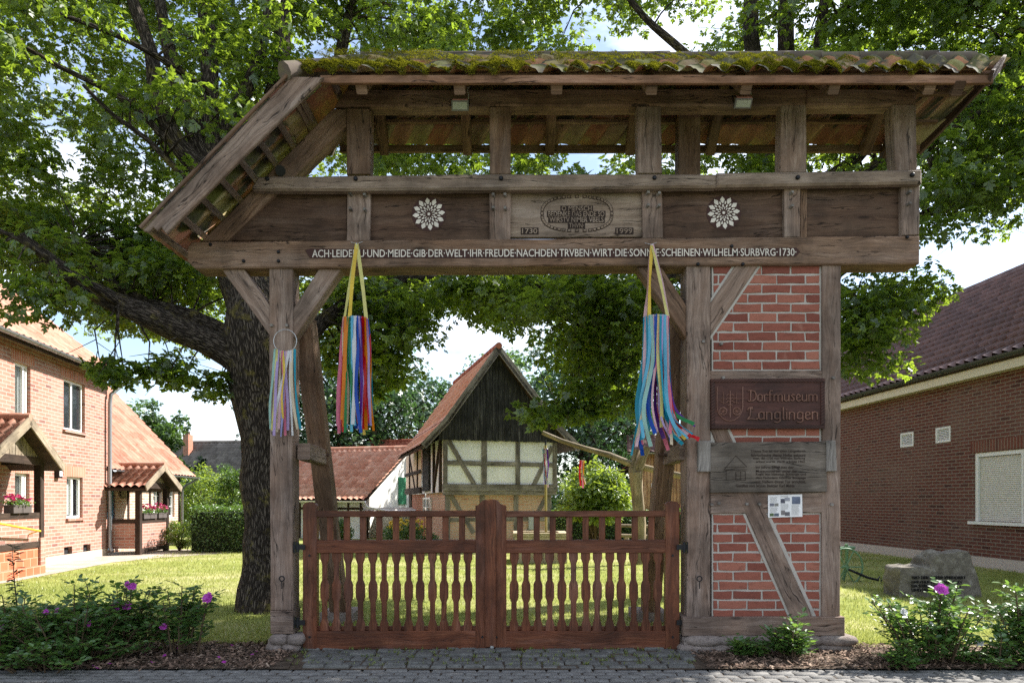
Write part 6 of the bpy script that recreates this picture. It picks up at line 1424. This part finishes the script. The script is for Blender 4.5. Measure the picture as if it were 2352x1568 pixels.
C2 += samp([(2120, 150), (2480, 100), (2480, 440), (2352, 440), (2260, 465), (2190, 450), (2160, 510), (2130, 520)], 8.6, 12.4, 105, [(2150, 400, 20), (2250, 350, 16)])
C2 += samp([(1935, 630), (2100, 630), (2112, 680), (2075, 725), (2045, 790), (1990, 815), (1940, 815)], 9.6, 11.4, 30)
C2 += [at(*p) for p in ((1960, 835, 10.4), (1990, 840, 10.4), (2035, 838, 10.4), (2128, 670, 10.6), (1222, 945, 9), (1250, 958, 9.1), (1290, 945, 9.2), (1330, 950, 9.3), (1425, 930, 9.6), (1440, 900, 9.6), (1310, 935, 9.3), (1360, 945, 9.4), (2150, 525, 10), (2250, 470, 9.8), (2340, 465, 9.8))]
for _ in range(150):                                  # crown beyond the picture, above and right, added to shade gateway and road
    q = V((R.gauss(0, .5), R.gauss(0, .5), R.gauss(0, .5))); C2.append(V((7.2, 3.4, 9.3)) + V((q.x * 4, q.y * 2.7, q.z * 2.6)))
C2 = [c for c in C2 if c.x < 8.6 and c.x - c.y * 1.1 < 6.6]  # crown cut back so sun reaches the right-hand roses and lawn
limbs_mesh(LT2, C2, 'trunk', T2, BARK)
leaves('crown', T2, C2, [R.uniform(.2, .34) if (c.z < 3.3) else R.uniform(.34, .66) for c in C2], 72, .126, LEAF, flat=.42, droop=.22)

def far_tree(name, px, d, h, cr, label, mat, group=None, cz=.6, trunk_r=.25, n=90, nper=60, ls=.26, lean=0., base_h=None, flat=.7, shape=None):
    p = at(px, HY, d) - V((0, 0, H)); t = thing(name, p, label, 'tree', group)
    m = MB(); top = p + V((lean, 0, h * .8)); tp = [p + V((0, 0, -.1)), p + V((lean * .2, 0, h * .25)), p + V((lean * .5 + .2, .1, h * .5)), top]
    m.tube(tp, [trunk_r * 1.3, trunk_r, trunk_r * .7, trunk_r * .2], 9, vary=.2)
    C = []
    for i in range(n):
        u = rng.normal(0, 1, 3); u /= np.linalg.norm(u); k = (.55 + .5 * nz(u[0] * 2 + px, u[1] * 2, u[2] * 2)) + .35 * rng.random() ** .5
        c = p + V((lean * .7 + u[0] * cr * k, u[1] * cr * k, h * cz + u[2] * h * (1 - cz) * k * 1.05)); 
        if c.z < (base_h or .8): c.z = (base_h or .8) + R.random() * .6
        C.append(c)
    for c in C[::4]: a = tp[1].lerp(tp[3], R.random()); m.tube([a, a.lerp(c, .5) + V((0, 0, .15)), c], [trunk_r * .3, trunk_r * .18, .015], 5, cap=False)
    m.build('trunk', BARKF, t)
    leaves('crown', t, C, cr * .3, nper, ls, mat, shape=shape, flat=flat, spread=.8)
    return t
gb = 'trees beyond the farm buildings'
for i, (px, d, h, cr, lab) in enumerate(((735, 38, 11.2, 4.0, 'dark broad tree beyond the barn roof, just right of the left gate post'), (860, 41, 10.6, 3.9, 'dark tree beyond the barn, between the rainbow ribbons and the granary'),
        (960, 44, 10.2, 3.4, 'blue-green tree rising directly behind the left slope of the granary roof'), (1345, 36, 11.4, 3.9, 'tall grey-trunked tree behind the lime bush, right of the granary'), (1150, 50, 13.0, 3.2, 'pale far tree top above the granary ridge'), (1425, 46, 9.8, 3.0, 'slender tree beyond the clad house, left of the blue ribbons'))):
    far_tree('broadleaf_tree', px, d, h, cr, lab, LEAFB if i != 4 else LEAF2, gb, cz=.56, trunk_r=.34 if i == 3 else .25, n=120, nper=60, ls=.27, base_h=2.2)
far_tree('broadleaf_tree', 358, 33, 6.1, 1.5, 'round bright green tree behind the cottage roof', LEAF2, None, n=70, nper=60, ls=.2)
far_tree('broadleaf_tree', 268, 38, 7.0, 1.9, 'loose pale tree top peeping over the cottage ridge', LEAF2, None, n=50, nper=45, ls=.22)
for px, h in ((438, 3.75), (462, 3.95), (452, 3.6)):
    far_tree('cypress', px, 38, h, .42, {438: 'dark upright cypress, left of the pair before the grey roof', 462: 'tallest dark upright cypress before the grey roof', 452: 'short dark cypress half hidden between two taller ones'}[px], LEAFC, 'dark cypresses before the far house', cz=.5, trunk_r=.08, n=40, nper=40, ls=.12, base_h=.3)
def bush(name, px, d, h, rx, label, mat, n=70, nper=60, ls=.12, group=None, cat='bush', ry=None, z0=.0, shape=None, flat=.7):
    p = at(px, HY, d) - V((0, 0, H)); t = thing(name, p, label, cat, group); m = MB(); C = []
    for i in range(n):
        u = rng.normal(0, 1, 3); u /= np.linalg.norm(u); k = .6 + .35 * nz(u[0] * 2 + px, u[1] * 2, u[2] * 2) + .3 * rng.random()
        C.append(p + V((u[0] * rx * k, u[1] * (ry or rx) * k, max(.12, z0 + (h - z0) * (.5 + .5 * u[2] * k)))))
    for c in C[::5]: m.tube([p, p.lerp(c, .5) + V((0, 0, .1)), c], [.025, .018, .006], 5, cap=False)
    m.build('stems', WSTEM, t)
    leaves('foliage', t, C, rx * .3, nper, ls, mat, flat=flat, spread=.7, shape=shape if shape is not None else LEAF_OVAL)
    return t
bush('shrub', 470, 26, 2.7, 1.35, 'large rounded light green shrub above the clipped hedge', LEAFY, n=110)
bush('shrub', 552, 24.5, 2.95, .85, 'dark green shrub beside the oak trunk, above the hedge', LEAFH, n=80)
bush('shrub', 522, 30, 3.2, .9, 'tall dull shrub in front of the far grey roof', LEAF2, n=70)
bush('shrub', 412, 20.6, .95, .4, 'wispy light green weeds at the cottage corner beside the hedge', LEAFY, n=40, nper=40, ls=.07)
bush('lime_bush', 1368, 22, 2.62, 1.1, 'young lime bush with big bright leaves under the well sweep pole', LEAFY, n=120, nper=50, ls=.17, z0=.75)
bush('shrub', 1340, 30, 2.6, 2.2, 'dark thicket behind the lime bush', LEAFH, n=80, nper=60, ls=.16, ry=.8)
bush('clipped_bush', 783, 21.5, 1.02, .36, 'dark clipped bush seen through the left gate slats', LEAFH, n=70, nper=60, ls=.06)
sf = bush('sunflower_clump', 925, 19.8, 1.02, .62, 'clump of yellow flowering perennials seen through the left gate leaf', LEAF2, n=70, nper=50, ls=.07, cat='flowers')
P = [at(R.uniform(888, 970), R.uniform(1192, 1215), 19.4 + R.random() * .6) for _ in range(46)]; P = [p + V(rng.normal(0, .02, 3)) for p in P for _ in range(8)]
scatter('blossom', P, rng.normal(0, .4, (len(P), 3)) + (0, -.7, .6), [.05] * len(P), PET, PETALY, sf)
bush('shrub', 995, 19.6, .55, .35, 'small green plant at the foot of the granary door', LEAF2, n=30, nper=40, ls=.06)
def hedge(px0, px1, d, h, dep, label, top=0.):
    x0, x1 = at(px0, 0, d).x, at(px1, 0, d).x; y0 = d - D0
    t = thing('hedge', V(((x0 + x1) / 2, y0 + dep / 2, 0)), label, 'hedge')
    m = MB(); m.box(V(((x0 + x1) / 2, y0 + dep / 2, h / 2 - .04)), (x1 - x0 - .2, dep - .2, h - .1)); m.build('shade_core', plain('hedge_shade', (.012, .02, .008), .95), t)  # near-black inner box paints the shade inside the hedge
    n = int((x1 - x0) * (h + dep) * 620); P = np.zeros((n, 3)); N = np.zeros((n, 3)); k = rng.random(n)
    P[:, 0] = rng.uniform(x0, x1, n); side = k < h / (h + dep)
    P[:, 2] = np.where(side, rng.random(n) * h, h); P[:, 1] = np.where(side, y0, y0 + rng.random(n) * dep)
    N[:, 1] = np.where(side, -.7, 0); N[:, 2] = np.where(side, .5, 1)
    bump_ = np.array([nz(a * 2.2, b * 2.2, c * 2.2) for a, b, c in P]) * .09
    P[:, 1] += np.where(side, bump_ + rng.normal(0, .035, n), 0); P[:, 2] += np.where(side, 0, bump_ + np.abs(rng.normal(0, .05, n)))
    ends = rng.random(n) < .1; P[ends, 0] = np.where(rng.random(ends.sum()) < .5, x0, x1); P[ends, 1] = y0 + rng.random(ends.sum()) * dep; P[ends, 2] = rng.random(ends.sum()) * h
    scatter('foliage', P, N + rng.normal(0, .55, P.shape), .05 + .035 * rng.random(n), LEAF_OVAL, LEAFH, t)
hedge(428, 590, 19.8, 1.25, 1.3, 'clipped dark green hedge left of the oak trunk')
hedge(1262, 1610, 24, 1.1, 1., 'clipped dark hedge seen through the right gate leaf')
# --- roses along the road
ROSE = np.array([[[0, 0, 0], [.35, -.3, .06], [.75, -.24, .05], [1, 0, -.05]], [[0, 0, 0], [1, 0, -.05], [.75, .24, .05], [.35, .3, .06]]])
def rose(px, d, h, w, nst, label, flowers, seed, group='rose bushes along the kerb', nl=14, lsz=.062):
    rr = random.Random(seed); p = at(px, HY, d) - V((0, 0, H)); t = thing('rose_bush', p, label, 'rose bush', group); m = MB()
    P, N, T, Z = [], [], [], []; tips = []
    for i in range(nst + len(flowers)):
        a = rr.uniform(0, 2 * math.pi); rad = w * rr.random() ** .5; hh = h * rr.uniform(.35, 1.) * (1 - .35 * rad / w)
        b = p + V((math.cos(a) * rad * .45, math.sin(a) * rad * .3, 0)); e = p + V((math.cos(a) * rad, math.sin(a) * rad * .55, hh))
        if i >= nst: e = at(*flowers[i - nst][:2], d - .06); b = p.lerp(V((e.x, e.y, 0)), .6)
        mid = b.lerp(e, .5) + V((0, 0, hh * .12)); m.tube([b, mid, e], [.009, .007, .004], 5, cap=False); tips.append(e)
        for k in range(nl):
            f = .18 + .85 * (k + rr.random()) / nl; f = min(f, 1.)
            c = (b.lerp(mid, f * 2) if f < .5 else mid.lerp(e, f * 2 - 1)); ra = rr.uniform(0, 6.28); dr = V((math.cos(ra), math.sin(ra), rr.uniform(.1, .6))).normalized(); rl = lsz * rr.uniform(1.5, 2.6)
            m.tube([c, c + dr * rl], [.003, .0015], 3, cap=False); sd_ = dr.cross(V((0, 0, 1))).normalized(); nr = sd_.cross(dr)
            for q, sgn in ((.3, 1), (.3, -1), (.62, 1), (.62, -1), (.95, 0)):
                if rr.random() < .06: continue
                P.append(c + dr * rl * q); tg = dr * .6 + sd_ * sgn; T.append(tg); N.append(nr + V((rr.gauss(0, .25), rr.gauss(0, .25), rr.gauss(0, .2)))); Z.append(lsz * rr.uniform(.75, 1.25))
    m.build('stems', WSTEM, t); scatter('leaves', P, N, Z, ROSE, LEAFR, t, tang=T)
    for fx, fy, r, mt in flowers:
        c = at(fx, fy, d - .12); q = MB(); q.tube([c + V((0, .02, -.02)), c + V((.0, .12, -.16))], [.004, .003], 5); q.build('flower_stalk', STEM, t)
        n = 22; ph = np.arange(n) * 2.4; k = np.arange(n) / n; face = V((R.uniform(-.5, .5), -.8, .5)).normalized(); s1 = face.cross(V((0, 0, 1))).normalized(); s2 = s1.cross(face)
        dirs = [s1 * math.cos(x) + s2 * math.sin(x) for x in ph]
        PP = [c + dd * (.1 + .5 * kk) * r for dd, kk in zip(dirs, k)]; NN = [face + dd * (.9 - 1.1 * kk) * -1 for dd, kk in zip(dirs, k)]
        scatter('flower', PP, NN, r * (.55 + .35 * k), PET, mt, t, tang=dirs)
    return t
PM, PW = PETALP, PETALW
rose(40, 6.35, .76, .62, 27, 'leafy dark rose bush at the left edge of the kerb', ((3, 1440, .035, PM), (130, 1402, .03, PM)), 1)
rose(170, 6.3, .76, .62, 24, 'broad rose bush beside the left edge, without open tall blooms', ((105, 1405, .03, PM), (205, 1432, .03, PM)), 2)
rose(262, 6.6, .9, .5, 24, 'rose bush with three violet blooms on its tallest shoot', ((303, 1345, .045, PM), (265, 1392, .05, PM), (292, 1390, .045, PM), (292, 1340, .03, PM), (375, 1438, .035, PM)), 3)
rose(415, 6.65, .8, .42, 12, 'loose rose bush with a single violet bloom left of the gate post', ((477, 1372, .058, PM), (480, 1368, .035, PM)), 4)
rose(120, 6.15, .33, .8, 15, 'low rose seedlings spilling over the left kerb', (), 5, lsz=.055)
rose(2140, 6.35, .84, .62, 24, 'sunlit rose bush with one magenta bloom before the boulder', ((2163, 1352, .06, PM), (2077, 1405, .045, PW), (2142, 1437, .045, PW), (2195, 1420, .04, PW), (2250, 1475, .035, PW)), 6)
rose(2360, 6.3, 1.02, .36, 20, 'tall rose bush at the right edge of the picture', (), 7)
rose(2085, 6.1, .28, .28, 9, 'low rose shoots on the mulch before the sunlit bush', (), 8, lsz=.05)
rose(2290, 6.15, .3, .4, 12, 'low yellowing rose shoots near the right edge', (), 9, lsz=.05)
rose(1815, 6.45, .46, .2, 9, 'young leafy shrub growing against the pillar sill', (), 10, group='seedlings at the foot of the pillar', lsz=.06)
rose(1725, 6.5, .2, .16, 7, 'tiny seedling at the foot of the pillar, left of the taller one', (), 11, group='seedlings at the foot of the pillar', lsz=.055)
# tall dried weed on the left
g = thing('tall_weed', at(35, HY, 6.4) - V((0, 0, H)), 'thin upright dark weed rising above the roses at the left edge', 'weed'); m = MB()
m.tube([at(45, 1450, 6.4), at(38, 1380, 6.4), at(32, 1320, 6.4), at(28, 1250, 6.4)], [.008, .007, .005, .002], 5); m.build('stem', WSTEM, g)
P, N, T = [], [], []
for i in range(90):
    f = rng.random(); P.append(at(28 + 14 * f, 1250 + 150 * f, 6.4)); a = rng.uniform(0, 6.28); T.append((math.cos(a), math.sin(a), .25)); N.append((rng.normal(0, .3), rng.normal(0, .3), 1))
scatter('leaves', P, N, .03 + .07 * rng.random(90), ROSE * (1, .45, 1), LEAFC, g, tang=T)
